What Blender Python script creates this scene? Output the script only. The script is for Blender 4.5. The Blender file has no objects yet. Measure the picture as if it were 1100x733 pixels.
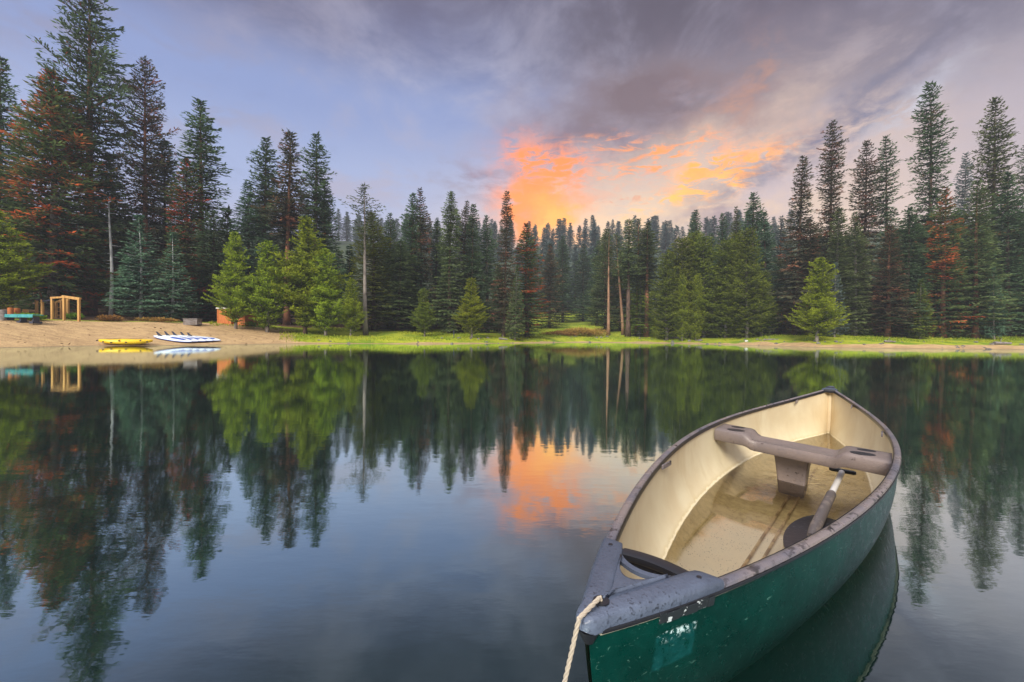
import bpy, bmesh, math, random
import numpy as np
from mathutils import Vector, Matrix

random.seed(7); rng = np.random.default_rng(7)
S = bpy.context.scene; COL = S.collection
R = math.radians

# ------------------------------------------------------------------ camera
CAM_H = 0.87; FPX = 460.0; KF = FPX/600; PITCH = math.atan(7.5/FPX); ROLL = 0.009
cam_d = bpy.data.cameras.new('camera'); cam = bpy.data.objects.new('camera', cam_d); COL.objects.link(cam)
cam_d.sensor_width = 36; cam_d.lens = 36*FPX/1100; cam_d.clip_start = 0.05; cam_d.clip_end = 3000
_f = Vector((0, math.cos(PITCH), -math.sin(PITCH))); _U = Vector((0, math.sin(PITCH), math.cos(PITCH))); _X = Vector((1, 0, 0))
_u = _U*math.cos(ROLL) - _X*math.sin(ROLL); _r = _X*math.cos(ROLL) + _U*math.sin(ROLL)
cam.matrix_world = Matrix(((_r.x, _u.x, -_f.x, 0), (_r.y, _u.y, -_f.y, 0), (_r.z, _u.z, -_f.z, CAM_H), (0, 0, 0, 1)))
S.camera = cam

# ------------------------------------------------------------------ light
S.view_settings.view_transform = 'Standard'; S.view_settings.look = 'None'
S.view_settings.exposure = 0.35; S.view_settings.gamma = 1.0
KEY_EL, KEY_AZ = 34.0, -160.0            # azimuth from +Y towards +X; soft key light added behind the viewer's left, away from the sunset
sd = bpy.data.lights.new('added_key', 'SUN'); sd.energy = 4.6; sd.angle = R(22); sd.color = (1.0, 0.93, 0.80)
added_key = bpy.data.objects.new('added_key', sd); COL.objects.link(added_key)
_sv = Vector((math.sin(R(KEY_AZ))*math.cos(R(KEY_EL)), math.cos(R(KEY_AZ))*math.cos(R(KEY_EL)), math.sin(R(KEY_EL))))
added_key.rotation_euler = _sv.to_track_quat('Z', 'Y').to_euler(); added_key.location = (0, 0, 40)

# ------------------------------------------------------------------ node helpers
class NT:
    def __init__(s, tree): s.t = tree; s.n = tree.nodes; s.l = tree.links
    def new(s, typ, **kw):
        n = s.n.new(typ)
        for k, v in kw.items(): setattr(n, k, v)
        return n
    def put(s, sock, v):
        if v is None: return
        if hasattr(v, 'is_output') or isinstance(v, bpy.types.NodeSocket): s.l.new(v, sock)
        else: sock.default_value = v
    def math(s, op, a, b=None, c=None, clamp=False):
        n = s.new('ShaderNodeMath', operation=op); n.use_clamp = clamp
        s.put(n.inputs[0], a); s.put(n.inputs[1], b); s.put(n.inputs[2], c)
        return n.outputs[0]
    def mix(s, f, a, b, blend='MIX'):
        n = s.new('ShaderNodeMix', data_type='RGBA', blend_type=blend)
        s.put(n.inputs[0], f)
        for i, v in ((6, a), (7, b)):
            if isinstance(v, (tuple, list)) and len(v) == 3: v = (*v, 1)
            s.put(n.inputs[i], v)
        return n.outputs[2]
    def noise(s, vec, scale, detail=4, rough=.5, dist=0, out=0):
        n = s.new('ShaderNodeTexNoise'); s.put(n.inputs['Vector'], vec); n.inputs['Scale'].default_value = scale
        n.inputs['Detail'].default_value = detail; n.inputs['Roughness'].default_value = rough; n.inputs['Distortion'].default_value = dist
        return n.outputs[out]
    def ramp(s, f, stops, interp='LINEAR'):
        n = s.new('ShaderNodeValToRGB'); n.color_ramp.interpolation = interp; s.put(n.inputs[0], f)
        e = n.color_ramp.elements
        while len(e) < len(stops): e.new(.5)
        for el, (p, c) in zip(e, stops):
            el.position = p
            if isinstance(c, (int, float)): c = (c, c, c)
            el.color = (*c[:3], 1)
        return n.outputs[0]
    def smooth(s, v, a, b):
        n = s.new('ShaderNodeMapRange', interpolation_type='SMOOTHSTEP'); s.put(n.inputs[0], v)
        n.inputs[1].default_value = a; n.inputs[2].default_value = b
        return n.outputs[0]
    def mapping(s, vec, scale=(1, 1, 1), rot=(0, 0, 0), loc=(0, 0, 0)):
        n = s.new('ShaderNodeMapping'); s.put(n.inputs[0], vec)
        n.inputs['Scale'].default_value = scale; n.inputs['Rotation'].default_value = rot; n.inputs['Location'].default_value = loc
        return n.outputs[0]

def lin(r, g, b):
    f = lambda c: (c/255/12.92) if c/255 <= .04045 else ((c/255+.055)/1.055)**2.4
    return (f(r), f(g), f(b))

# ------------------------------------------------------------------ sky: dusk clouds over a clear sky
W = bpy.data.worlds.new('World'); S.world = W; W.use_nodes = True
w = NT(W.node_tree); w.n.clear()
tc = w.new('ShaderNodeTexCoord').outputs['Generated']
sx = w.new('ShaderNodeSeparateXYZ'); w.l.new(tc, sx.inputs[0]); dx, dy, dz = sx.outputs
EL0 = w.math('MULTIPLY', w.math('ARCSINE', dz), 57.2958)
AZ0 = w.math('MULTIPLY', w.math('ARCTAN2', dx, dy), 57.2958)
# coordinates on a flat cloud deck
den = w.math('ADD', w.math('MAXIMUM', dz, 0.0), 0.14)
cb = w.new('ShaderNodeCombineXYZ'); w.l.new(w.math('DIVIDE', dx, den), cb.inputs[0]); w.l.new(w.math('DIVIDE', dy, den), cb.inputs[1])
deck = cb.outputs[0]
wn = w.new('ShaderNodeSeparateColor'); w.l.new(w.noise(deck, 1.1, 5, .6, out=1), wn.inputs[0])
wn2 = w.new('ShaderNodeSeparateColor'); w.l.new(w.noise(tc, 9.0, 6, .62, out=1), wn2.inputs[0])
def warp(base, amp1, o1, amp2, o2):
    a = w.math('MULTIPLY_ADD', w.math('SUBTRACT', o1, .5), amp1, base)
    return w.math('MULTIPLY_ADD', w.math('SUBTRACT', o2, .5), amp2, a)
AZ = warp(AZ0, 16, wn.outputs[0], 12, wn2.outputs[0])
EL = warp(EL0, 7, wn.outputs[1], 8, wn2.outputs[1])
puff = w.noise(deck, 2.3, 7, .62, 0.3)
fine = w.noise(w.mapping(tc, (1, 1, 2.4)), 13, 6, .65, 0.4)
fine2 = w.noise(w.mapping(tc, (1, 1, 3.6)), 19, 8, .68, 0.8)
def ae(x, y):
    X = (x-550)/FPX; return math.degrees(math.atan(X)), math.degrees(math.atan((359-y)/FPX/math.hypot(1, X)))
def blob(x, y, wx, hy, rot=0.0, tex=None, lo=.4, hi=.6, power=1.0, soft=False):
    a, e = ae(x, y); k = 57.3/FPX*math.cos(R(a))
    A, E = (AZ0, EL0) if soft else (AZ, EL)
    da = w.math('SUBTRACT', A, a); de = w.math('SUBTRACT', E, e)
    if rot:
        c, s_ = math.cos(rot), math.sin(rot)
        p = w.math('MULTIPLY_ADD', da, c, w.math('MULTIPLY', de, s_)); q = w.math('MULTIPLY_ADD', de, c, w.math('MULTIPLY', da, -s_))
    else: p, q = da, de
    p = w.math('DIVIDE', p, wx*k); q = w.math('DIVIDE', q, hy*k)
    d = w.math('ADD', w.math('MULTIPLY', p, p), w.math('MULTIPLY', q, q))
    m = w.math('POWER', 2.71828, w.math('MULTIPLY', d, -1.0))
    if tex is not None: m = w.math('MULTIPLY', m, w.smooth(tex, lo, hi))
    return w.math('MULTIPLY', m, power, clamp=True)
def ramp_el(stops):   # stops in degrees of elevation
    return w.ramp(w.math('DIVIDE', EL0, 60, clamp=True), [(math.degrees(math.atan(math.tan(R(e))/KF))/60, c) for e, c in stops], 'EASE')
blue = ramp_el([(0, lin(206, 196, 212)), (7, lin(192, 194, 220)), (14, lin(164, 180, 222)), (21, lin(140, 158, 208)), (27, lin(116, 122, 162)), (33, lin(96, 92, 122)), (40, lin(120, 112, 138))])
grey = ramp_el([(0, lin(235, 205, 188)), (7, lin(216, 194, 194)), (14, lin(182, 172, 186)), (21, lin(152, 146, 164)), (27, lin(112, 102, 122)), (33, lin(90, 82, 102)), (40, lin(120, 112, 126))])
side = w.smooth(w.math('MULTIPLY_ADD', w.math('SUBTRACT', puff, .5), 14, AZ), -3, 17)
c = w.mix(side, blue, grey)
def lay(c, m, col): return w.mix(m, c, col)
# clear-sky component
nis = w.new('ShaderNodeTexSky', sky_type='NISHITA'); nis.sun_disc = False
nis.sun_elevation = R(KEY_EL); nis.sun_rotation = R(KEY_AZ)
wisp = w.noise(w.mapping(deck, (1, .85, 1), (0, 0, .5)), 2.9, 8, .62, 0.35)
c = lay(c, blob(420, 210, 210, 75, tex=wisp, lo=.45, hi=.68, power=.7), lin(178, 172, 196))
c = lay(c, blob(120, 60, 190, 60, tex=wisp, lo=.47, hi=.68, power=.65), lin(120, 118, 150))
c = lay(c, blob(300, -32, 420, 40, power=.6), lin(92, 82, 102))
c = lay(c, blob(520, 90, 150, 65, tex=wisp, lo=.36, hi=.62, power=.6), lin(176, 178, 206))
c = lay(c, blob(700, 258, 180, 66, power=1.0, soft=True), (1.30, .90, .47))
c = lay(c, blob(770, 168, 150, 62, power=.9), (.86, .60, .44))
c = lay(c, blob(520, 205, 60, 24, tex=wisp, lo=.38, hi=.58, power=.9), lin(138, 120, 146))
c = lay(c, blob(618, 142, 66, 28, tex=wisp, lo=.34, hi=.54, power=.95), lin(128, 110, 132))
c = lay(c, blob(700, 108, 92, 36, power=1.15), lin(124, 102, 108))
c = lay(c, blob(775, 112, 50, 26, tex=fine, lo=.38, hi=.6, power=.7), lin(165, 132, 128))
c = lay(c, blob(850, 168, 70, 30, tex=wisp, lo=.36, hi=.56, power=.7), lin(226, 202, 198))
c = lay(c, blob(662, 158, 60, 10, rot=-.15, tex=fine2, lo=.47, hi=.6, power=.9), (1.15, .38, .10))
c = lay(c, blob(580, 188, 36, 24, tex=fine2, lo=.34, hi=.54, power=1.5), (1.4, .33, .03))
c = lay(c, blob(572, 228, 40, 26, tex=fine, lo=.28, hi=.46, power=1.6), (1.5, .38, .02))
c = lay(c, blob(600, 236, 20, 20, power=1.2), (1.6, .62, .05))
c = lay(c, blob(696, 172, 50, 9, rot=.1, tex=fine2, lo=.46, hi=.58, power=1.2), (1.35, .42, .08))
c = lay(c, blob(768, 184, 44, 17, rot=.2, tex=fine2, lo=.42, hi=.56, power=1.5), (1.6, .56, .04))
c = lay(c, blob(738, 206, 54, 9, rot=.22, tex=fine2, lo=.42, hi=.56, power=1.4), (1.7, .75, .07))
c = lay(c, blob(665, 208, 34, 7, tex=fine2, lo=.46, hi=.58, power=1.0), lin(252, 160, 100))
c = lay(c, blob(780, 226, 44, 13, tex=wisp, lo=.34, hi=.5, power=.95), lin(162, 134, 142))
c = lay(c, blob(790, 95, 16, 34, rot=-.5, tex=fine, lo=.42, hi=.6, power=.6), lin(226, 158, 116))
c = lay(c, blob(870, 146, 115, 22, rot=.42, tex=fine, lo=.34, hi=.60, power=.95), lin(110, 110, 140))
c = lay(c, blob(915, 92, 80, 13, rot=.45, tex=wisp, lo=.34, hi=.54, power=.9), lin(112, 112, 140))
c = lay(c, blob(965, 112, 50, 13, rot=.3, tex=fine, lo=.4, hi=.56, power=.9), lin(216, 216, 228))
c = lay(c, blob(880, 190, 90, 26, tex=wisp, lo=.4, hi=.6, power=.7), lin(222, 196, 192))
c = lay(c, blob(1010, 60, 120, 36, tex=wisp, lo=.4, hi=.62, power=.6), lin(172, 164, 180))
c = lay(c, blob(760, -8, 220, 36, power=.75), lin(82, 72, 86))
c = lay(c, blob(1010, -5, 170, 60, tex=wisp, lo=.30, hi=.55, power=.75), lin(92, 84, 104))
c = lay(c, blob(850, 40, 60, 60, rot=.9, tex=wisp, lo=.36, hi=.58, power=.5), lin(110, 100, 118))
c = w.mix(w.math('MULTIPLY', w.smooth(wisp, .48, .72), .35), c, lin(186, 180, 200)); c = w.mix(w.math('MULTIPLY', w.smooth(wisp, .44, .28), .14), c, lin(112, 108, 136))
# unseen bright sky added overhead as fill light, brighter than the clouds near the hills
over = w.smooth(EL0, 42, 64)
c = w.mix(over, c, (1.7, 1.7, 1.8))
c = w.mix(w.smooth(EL0, 0.0, -4.0), c, (0.05, 0.05, 0.05))
bg1 = w.new('ShaderNodeBackground'); w.l.new(c, bg1.inputs[0]); bg1.inputs[1].default_value = 0.80
bg2 = w.new('ShaderNodeBackground'); w.l.new(nis.outputs[0], bg2.inputs[0]); bg2.inputs[1].default_value = 0.004
ad = w.new('ShaderNodeAddShader'); w.l.new(bg1.outputs[0], ad.inputs[0]); w.l.new(bg2.outputs[0], ad.inputs[1])
wo = w.new('ShaderNodeOutputWorld'); w.l.new(ad.outputs[0], wo.inputs[0])
W.cycles.sampling_method = 'MANUAL'; W.cycles.sample_map_resolution = 512

# ------------------------------------------------------------------ object helpers
def tag(o, label=None, cat=None, group=None, kind=None):
    for k, v in (('label', label), ('category', cat), ('group', group), ('kind', kind)):
        if v: o[k] = v
    return o
def empty(name, loc=(0, 0, 0), rz=0):
    o = bpy.data.objects.new(name, None); o.location = loc; o.rotation_euler = (0, 0, rz); o.empty_display_size = .2
    COL.objects.link(o); return o
def link(name, me, parent=None, mats=()):
    for m in mats: me.materials.append(m)
    o = bpy.data.objects.new(name, me); COL.objects.link(o)
    if parent: o.parent = parent
    return o
def mesh_np(name, V, Fc, smooth=False, attrs=None, midx=None):
    """V (n,3); Fc (m,3|4) array or list of lists"""
    me = bpy.data.meshes.new(name)
    if isinstance(Fc, np.ndarray):
        k = Fc.shape[1]; me.vertices.add(len(V)); me.vertices.foreach_set('co', np.asarray(V, np.float32).ravel())
        me.loops.add(Fc.size); me.loops.foreach_set('vertex_index', Fc.astype(np.int32).ravel())
        me.polygons.add(len(Fc)); me.polygons.foreach_set('loop_start', np.arange(0, Fc.size, k, dtype=np.int32))
        me.update(calc_edges=True)
    else:
        me.from_pydata([tuple(v) for v in V], [], [tuple(f) for f in Fc]); me.update()
    if smooth: me.polygons.foreach_set('use_smooth', np.ones(len(me.polygons), bool))
    if midx is not None: me.polygons.foreach_set('material_index', np.asarray(midx, np.int32))
    for nm, a in (attrs or {}).items():
        at = me.attributes.new(nm, 'FLOAT', 'POINT'); at.data.foreach_set('value', np.asarray(a, np.float32))
    me.validate(); return me
class MB:
    """collects shapes into one mesh"""
    def __init__(s): s.v = []; s.f = []
    def add(s, vs, fs):
        n = len(s.v); s.v += [tuple(v) for v in vs]; s.f += [tuple(i+n for i in f) for f in fs]; return s
    def box(s, c, d, rz=0, M=None, taper=1.0):
        x, y, z = (q/2 for q in d); P = []
        for sz in (-1, 1):
            k = taper if sz > 0 else 1
            for sx_, sy_ in ((-1, -1), (1, -1), (1, 1), (-1, 1)): P.append(Vector((sx_*x*k, sy_*y*k, sz*z)))
        Rm = M if M is not None else Matrix.Rotation(rz, 3, 'Z')
        P = [Rm @ p + Vector(c) for p in P]
        return s.add(P, [(0, 3, 2, 1), (4, 5, 6, 7), (0, 1, 5, 4), (1, 2, 6, 5), (2, 3, 7, 6), (3, 0, 4, 7)])
    def tube(s, pts, rad, n=8, cap=True):
        pts = [Vector(p) for p in pts]; rad = rad if isinstance(rad, (list, tuple)) else [rad]*len(pts)
        V = []; F_ = []; ref = None
        for i, p in enumerate(pts):
            d = (pts[min(i+1, len(pts)-1)]-pts[max(i-1, 0)]).normalized()
            if ref is None: ref = d.orthogonal().normalized()
            a = (ref - d*ref.dot(d)).normalized(); ref = a; b = d.cross(a)
            for k in range(n):
                t = 2*math.pi*k/n; V.append(p+(a*math.cos(t)+b*math.sin(t))*rad[i])
        for i in range(len(pts)-1):
            for k in range(n): F_.append((i*n+k, i*n+(k+1) % n, (i+1)*n+(k+1) % n, (i+1)*n+k))
        if cap: F_.append(tuple(range(n-1, -1, -1))); F_.append(tuple(range((len(pts)-1)*n, len(pts)*n)))
        return s.add(V, F_)
    def loft(s, rings, closed=True, cap=True):
        n = len(rings[0]); V = [p for r in rings for p in r]; F_ = []
        for i in range(len(rings)-1):
            for k in range(n if closed else n-1): F_.append((i*n+k, i*n+(k+1) % n, (i+1)*n+(k+1) % n, (i+1)*n+k))
        if cap and closed: F_.append(tuple(range(n-1, -1, -1))); F_.append(tuple(range((len(rings)-1)*n, len(rings)*n)))
        return s.add(V, F_)
    def build(s, name, mat, parent=None, smooth=False, bevel=0, seg=2, sub=0, angle=40):
        me = bpy.data.meshes.new(name); me.from_pydata(s.v, [], s.f); me.update()
        bm = bmesh.new(); bm.from_mesh(me); bmesh.ops.recalc_face_normals(bm, faces=bm.faces); bm.to_mesh(me); bm.free()
        o = link(name, me, parent, [mat])
        if smooth:
            me.polygons.foreach_set('use_smooth', np.ones(len(me.polygons), bool))
            bm = bmesh.new(); bm.from_mesh(me)
            for e in bm.edges:
                if len(e.link_faces) == 2 and e.calc_face_angle(0) > R(angle): e.smooth = False
            bm.to_mesh(me); bm.free()
        if bevel:
            m = o.modifiers.new('bevel', 'BEVEL'); m.width = bevel; m.segments = seg; m.limit_method = 'ANGLE'; m.angle_limit = R(35)
        if sub:
            m = o.modifiers.new('sub', 'SUBSURF'); m.levels = sub; m.render_levels = sub
        return o

def mat(name, base, rough=.6, spec=.5, noise=None, bump=None, metallic=0, coat=0):
    """noise=(scale, colour2, lo, hi[, mapping scale]); bump=(scale, strength, distance)"""
    m = bpy.data.materials.new(name); m.use_nodes = True; t = NT(m.node_tree); b = t.n['Principled BSDF']
    b.inputs['Base Color'].default_value = (*base, 1); b.inputs['Roughness'].default_value = rough
    b.inputs['Specular IOR Level'].default_value = spec; b.inputs['Metallic'].default_value = metallic; b.inputs['Coat Weight'].default_value = coat
    oc = t.new('ShaderNodeTexCoord').outputs['Object']
    if noise:
        ms = noise[4] if len(noise) > 4 else (1, 1, 1)
        f = t.smooth(t.noise(t.mapping(oc, ms), noise[0], 5, .6), noise[2], noise[3])
        t.l.new(t.mix(f, base, noise[1]), b.inputs['Base Color'])
    if bump:
        bp = t.new('ShaderNodeBump'); bp.inputs['Strength'].default_value = bump[1]; bp.inputs['Distance'].default_value = bump[2]
        t.l.new(t.noise(oc, bump[0], 5, .6), bp.inputs['Height']); t.l.new(bp.outputs[0], b.inputs['Normal'])
    return m

# ------------------------------------------------------------------ place helpers
def hor(x): return 359 + .009*(x-550)
def at(x, d): return (x-550)/FPX*d                       # sideways position of a bearing at depth d
def zat(x, y, d): return CAM_H + (hor(x)-y)/FPX*d

# ------------------------------------------------------------------ terrain (one sheet) and lake
shore_px = [(-330, 20), (-160, 23), (0, 26.5), (60, 29), (110, 31.3), (180, 33.5), (240, 36.5), (290, 39.5), (340, 42), (400, 43.5), (480, 46), (560, 53), (610, 60),
            (650, 63), (740, 60), (800, 53), (860, 47), (900, 44.5), (1000, 43.5), (1100, 43.5), (1240, 41), (1500, 36)]
shore = [(at(x, d*KF), d*KF) for x, d in shore_px] + [(64, 14), (66, -5), (60, -28), (20, -42), (-30, -36), (-52, -10), (-44, 10)]
SH = np.array(shore)
def _catmull(P, k=6):
    n = len(P); out = []
    for i in range(n):
        a, b, c_, d = P[i-1], P[i], P[(i+1) % n], P[(i+2) % n]
        for j in range(k):
            t = j/k; out.append(.5*((2*b)+(c_-a)*t+(2*a-5*b+4*c_-d)*t*t+(3*b-a-3*c_+d)*t**3))
    return np.array(out)
SHC = _catmull(SH)
_wob = np.sin(np.arange(len(SHC))*1.7)*.12+np.sin(np.arange(len(SHC))*.61+1)*.2
SHC = SHC+np.c_[_wob*0, _wob]
def sdist(x, y):
    x = np.asarray(x, float); y = np.asarray(y, float); best = np.full(x.shape, 1e9); ins = np.zeros(x.shape, bool); n = len(SHC)
    for i in range(n):
        ax, ay = SHC[i]; bx, by = SHC[(i+1) % n]; ex, ey = bx-ax, by-ay
        t = np.clip(((x-ax)*ex+(y-ay)*ey)/(ex*ex+ey*ey), 0, 1); best = np.minimum(best, (x-ax-t*ex)**2+(y-ay-t*ey)**2)
        c_ = ((ay > y) != (by > y)); xi = ax+(y-ay)*ex/(ey if ey else 1e-9); ins ^= c_ & (x < xi)
    return np.where(ins, -1, 1)*np.sqrt(best)
_ph = rng.uniform(0, 6.28, 24)
def vnoise(x, y, sc):
    r_ = 0
    for k in range(6):
        a = k*1.13+.4; r_ = r_+np.sin((x*math.cos(a)+y*math.sin(a))/sc*(1+.37*k)+_ph[k])*np.cos((x*math.sin(a*1.7)-y*math.cos(a*1.7))/sc*(.8+.23*k)+_ph[k+6])
    return r_/6
def ss(v, a, b): t = np.clip((v-a)/(b-a), 0, 1); return t*t*(3-2*t)
def height(x, y, s=None):
    x = np.asarray(x, float); y = np.asarray(y, float)
    if s is None: s = sdist(x, y)
    px = 550+FPX*x/np.maximum(y, 5)
    beach = 1-ss(px, 240, 340); beach = np.where(y < 5, .3, beach)
    sp = np.maximum(s, 0)/KF
    zb = .145*np.minimum(sp, 10)+.06*np.clip(sp-10, 0, 40)+.02*np.maximum(sp-50, 0)
    zo = .03*np.minimum(sp, 1)+.20*np.clip(sp-1, 0, 2)+.075*np.clip(sp-3, 0, 50)+.03*np.maximum(sp-53, 0)
    z = zb*beach+zo*(1-beach)
    r_ = np.hypot(x, y)/KF
    amp = 27-2*ss(px, 640, 760)
    z = z+amp*ss(r_, 105, 225)*(y > 0)
    z = z+vnoise(x, y, 5)*.12*ss(s, 1, 6)+vnoise(x, y, 1.6)*.05*ss(s, .5, 4)+vnoise(x, y, 22)*1.2*ss(s, 25, 70)
    zw = -np.minimum(-s*.22, 3.0)
    return np.where(s > 0, z, zw)
def axis(a, b, f0, f1, st, coarse): 
    return np.unique(np.round(np.concatenate([np.arange(a, f0, coarse), np.arange(f0, f1, st), np.arange(f1, b+.1, coarse)]), 3))
gx = axis(-320, 320, -64, 64, .8, 8); gy = np.unique(np.concatenate([np.arange(-100, 18, 6), np.arange(18, 75, .6), np.arange(75, 130, 2), np.arange(130, 321, 6)]))
GX, GY = np.meshgrid(gx, gy); GS = sdist(GX.ravel(), GY.ravel()); GZ = height(GX.ravel(), GY.ravel(), GS)
nx, ny = len(gx), len(gy); ii = np.arange((ny-1)*nx).reshape(ny-1, nx)[:, :-1].ravel()
TF = np.c_[ii, ii+1, ii+nx+1, ii+nx]
GS = GS/KF; gpx = 550+FPX*GX.ravel()/np.maximum(GY.ravel(), 5)
rag = vnoise(GX.ravel(), GY.ravel(), 2.2)
a_sand = (1-ss(GS, 9.5+rag*2, 12+rag*2))*(1-ss(gpx, 285, 345))                       # the sand beach
bare = (1-ss(GS, .9+rag*.8, 1.6+rag))                                               # bare strip along the water
bare_r = ss(gpx, 770, 830)*(1-ss(GS, 1.9+rag*1.5, 2.9+rag*1.5))*.9
a_sand = np.maximum(a_sand, np.maximum(bare, bare_r))
front = 14+ss(gpx, 540, 590)*(1-ss(gpx, 690, 720))*46+ss(gpx, 400, 430)*1-ss(gpx, 700, 740)*4-(1-ss(gpx, 130, 220))*2
a_duff = ss(GS, front-2+rag*2, front+2+rag*2)                                      # forest floor
tme = mesh_np('ground', np.c_[GX.ravel(), GY.ravel(), GZ], TF, True, {'sand': a_sand, 'duff': a_duff, 'left': 1-ss(gpx, 250, 330)})
gm = bpy.data.materials.new('ground'); gm.use_nodes = True; t = NT(gm.node_tree); b = t.n['Principled BSDF']
oc = t.new('ShaderNodeTexCoord').outputs['Object']
def attr(t, n): a = t.new('ShaderNodeAttribute'); a.attribute_name = n; return a.outputs['Fac']
n1 = t.noise(oc, .55, 5, .65); n2 = t.noise(t.mapping(oc, (.35, 1, 1)), 2.4, 6, .7); n3 = t.noise(oc, 9, 4, .7)
sandc = t.mix(t.smooth(n2, .35, .65), (.56, .385, .20), (.40, .265, .14)); sandc = t.mix(t.smooth(n3, .5, .75), sandc, (.30, .20, .12))
grass = t.mix(t.smooth(n1, .36, .6), (.15, .25, .016), (.36, .39, .03)); grass = t.mix(t.smooth(n2, .5, .68), grass, (.115, .17, .02)); grass = t.mix(t.smooth(n3, .55, .72), grass, (.38, .34, .06))
duff = t.mix(t.smooth(n2, .35, .65), (.16, .085, .045), (.07, .05, .03))
hf = t.new('ShaderNodeSeparateXYZ'); t.l.new(oc, hf.inputs[0]); duff = t.mix(t.smooth(hf.outputs[2], 5, 9), duff, t.mix(t.smooth(n2, .4, .6), (.035, .055, .035), (.06, .075, .04)))
c = t.mix(t.smooth(t.math('ADD', attr(t, 'duff'), t.math('MULTIPLY', t.math('SUBTRACT', n1, .5), .9)), .35, .65), grass, duff)
c = t.mix(t.smooth(t.math('ADD', attr(t, 'sand'), t.math('MULTIPLY', t.math('SUBTRACT', n2, .5), .7)), .4, .6), c, sandc)
sz = t.new('ShaderNodeSeparateXYZ'); t.l.new(oc, sz.inputs[0])
c = t.mix(t.smooth(sz.outputs[2], .05, .0), c, (.30, .215, .125))                     # wet at the water's edge
t.l.new(c, b.inputs['Base Color']); b.inputs['Roughness'].default_value = .95; b.inputs['Specular IOR Level'].default_value = .15
bp = t.new('ShaderNodeBump'); bp.inputs['Strength'].default_value = .8; bp.inputs['Distance'].default_value = .12
t.l.new(t.math('ADD', n3, n2), bp.inputs['Height']); t.l.new(bp.outputs[0], b.inputs['Normal'])
tag(link('ground', tme, None, [gm]), kind='structure')

# lake
LK = SHC; wm = bpy.data.materials.new('lake_water'); wm.use_nodes = True; t = NT(wm.node_tree); b = t.n['Principled BSDF']
b.inputs['Base Color'].default_value = (.0004, .010, .008, 1); b.inputs['Roughness'].default_value = .6; b.inputs['Specular IOR Level'].default_value = 0
oc = t.new('ShaderNodeTexCoord').outputs['Object']
h1 = t.noise(t.mapping(oc, (.5, 1.6, 1)), 1.3, 3, .5); h2 = t.noise(oc, .16, 2, .5); h3 = t.noise(t.mapping(oc, (1, 2.2, 1)), 6, 3, .55)
bp = t.new('ShaderNodeBump'); bp.inputs['Strength'].default_value = 1.0; bp.inputs['Distance'].default_value = 1.0
hh = t.math('MULTIPLY', h1, t.math('MULTIPLY', t.smooth(h2, .35, .65), .0014)); hh = t.math('MULTIPLY_ADD', h3, .00045, hh)
t.l.new(hh, bp.inputs['Height'])
gl = t.new('ShaderNodeBsdfGlossy'); gl.inputs['Roughness'].default_value = .03; gl.inputs['Color'].default_value = (.87, 1, .98, 1); t.l.new(bp.outputs[0], gl.inputs['Normal'])
lw_ = t.new('ShaderNodeLayerWeight'); t.l.new(bp.outputs[0], lw_.inputs['Normal'])
fc = t.ramp(lw_.outputs['Facing'], [(0, .06), (.40, .23), (.54, .43), (.71, .75), (.9, .93), (1, 1)])
mx = t.new('ShaderNodeMixShader'); t.l.new(fc, mx.inputs[0]); t.l.new(b.outputs[0], mx.inputs[1]); t.l.new(gl.outputs[0], mx.inputs[2])
t.l.new(mx.outputs[0], t.n['Material Output'].inputs[0])

# ------------------------------------------------------------------ tree materials
def foliage(name, dark, light, dead=None, dead_amt=0.0, transl=.32, vary=.35):
    m = bpy.data.materials.new(name); m.use_nodes = True; t = NT(m.node_tree); t.n.clear()
    tn = attr(t, 'tint'); dn = attr(t, 'dead'); oi = t.new('ShaderNodeObjectInfo').outputs['Random']
    c = t.mix(tn, dark, light)
    if dead:
        oc = t.new('ShaderNodeTexCoord').outputs['Object']
        f = t.math('ADD', t.math('MULTIPLY', dn, .55), t.math('MULTIPLY', t.noise(t.mapping(oc, (1, 1, 1.8)), .33, 3, .6), .62))
        c = t.mix(t.smooth(f, .80-dead_amt*.5, 1.04-dead_amt*.5), c, t.mix(tn, dead, tuple(min(1, q*1.9) for q in dead)))
    hs = t.new('ShaderNodeHueSaturation'); t.l.new(c, hs.inputs['Color']); hs.inputs['Saturation'].default_value = 1
    t.l.new(t.math('MULTIPLY_ADD', oi, vary, 1-vary/2), hs.inputs['Value']); t.l.new(t.math('MULTIPLY_ADD', oi, .03, .485), hs.inputs['Hue'])
    d = t.new('ShaderNodeBsdfDiffuse'); t.l.new(hs.outputs[0], d.inputs[0])
    tr = t.new('ShaderNodeBsdfTranslucent'); t.l.new(hs.outputs[0], tr.inputs[0])
    mx = t.new('ShaderNodeMixShader'); mx.inputs[0].default_value = transl; t.l.new(d.outputs[0], mx.inputs[1]); t.l.new(tr.outputs[0], mx.inputs[2])
    o = t.new('ShaderNodeOutputMaterial'); t.l.new(mx.outputs[0], o.inputs[0]); return m
M = {}
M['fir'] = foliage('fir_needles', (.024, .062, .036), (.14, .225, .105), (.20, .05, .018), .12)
M['red'] = foliage('dying_fir_needles', (.028, .062, .030), (.14, .20, .065), (.42, .085, .028), .47)
M['brown'] = foliage('brown_fir_needles', (.036, .046, .030), (.12, .125, .07), (.22, .085, .05), .38)
M['blue'] = foliage('young_fir_needles', (.030, .082, .052), (.15, .25, .145))
M['pine'] = foliage('light_pine_needles', (.042, .08, .010), (.34, .40, .033))
M['olive'] = foliage('olive_pine_needles', (.034, .06, .012), (.20, .24, .034))
M['slim'] = foliage('lodgepole_needles', (.034, .06, .026), (.17, .21, .08))
M['farn'] = foliage('hazed_needles', (.06, .095, .09), (.16, .21, .19))  # distance haze put into the needle colour: paler and greyer than the near firs
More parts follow.
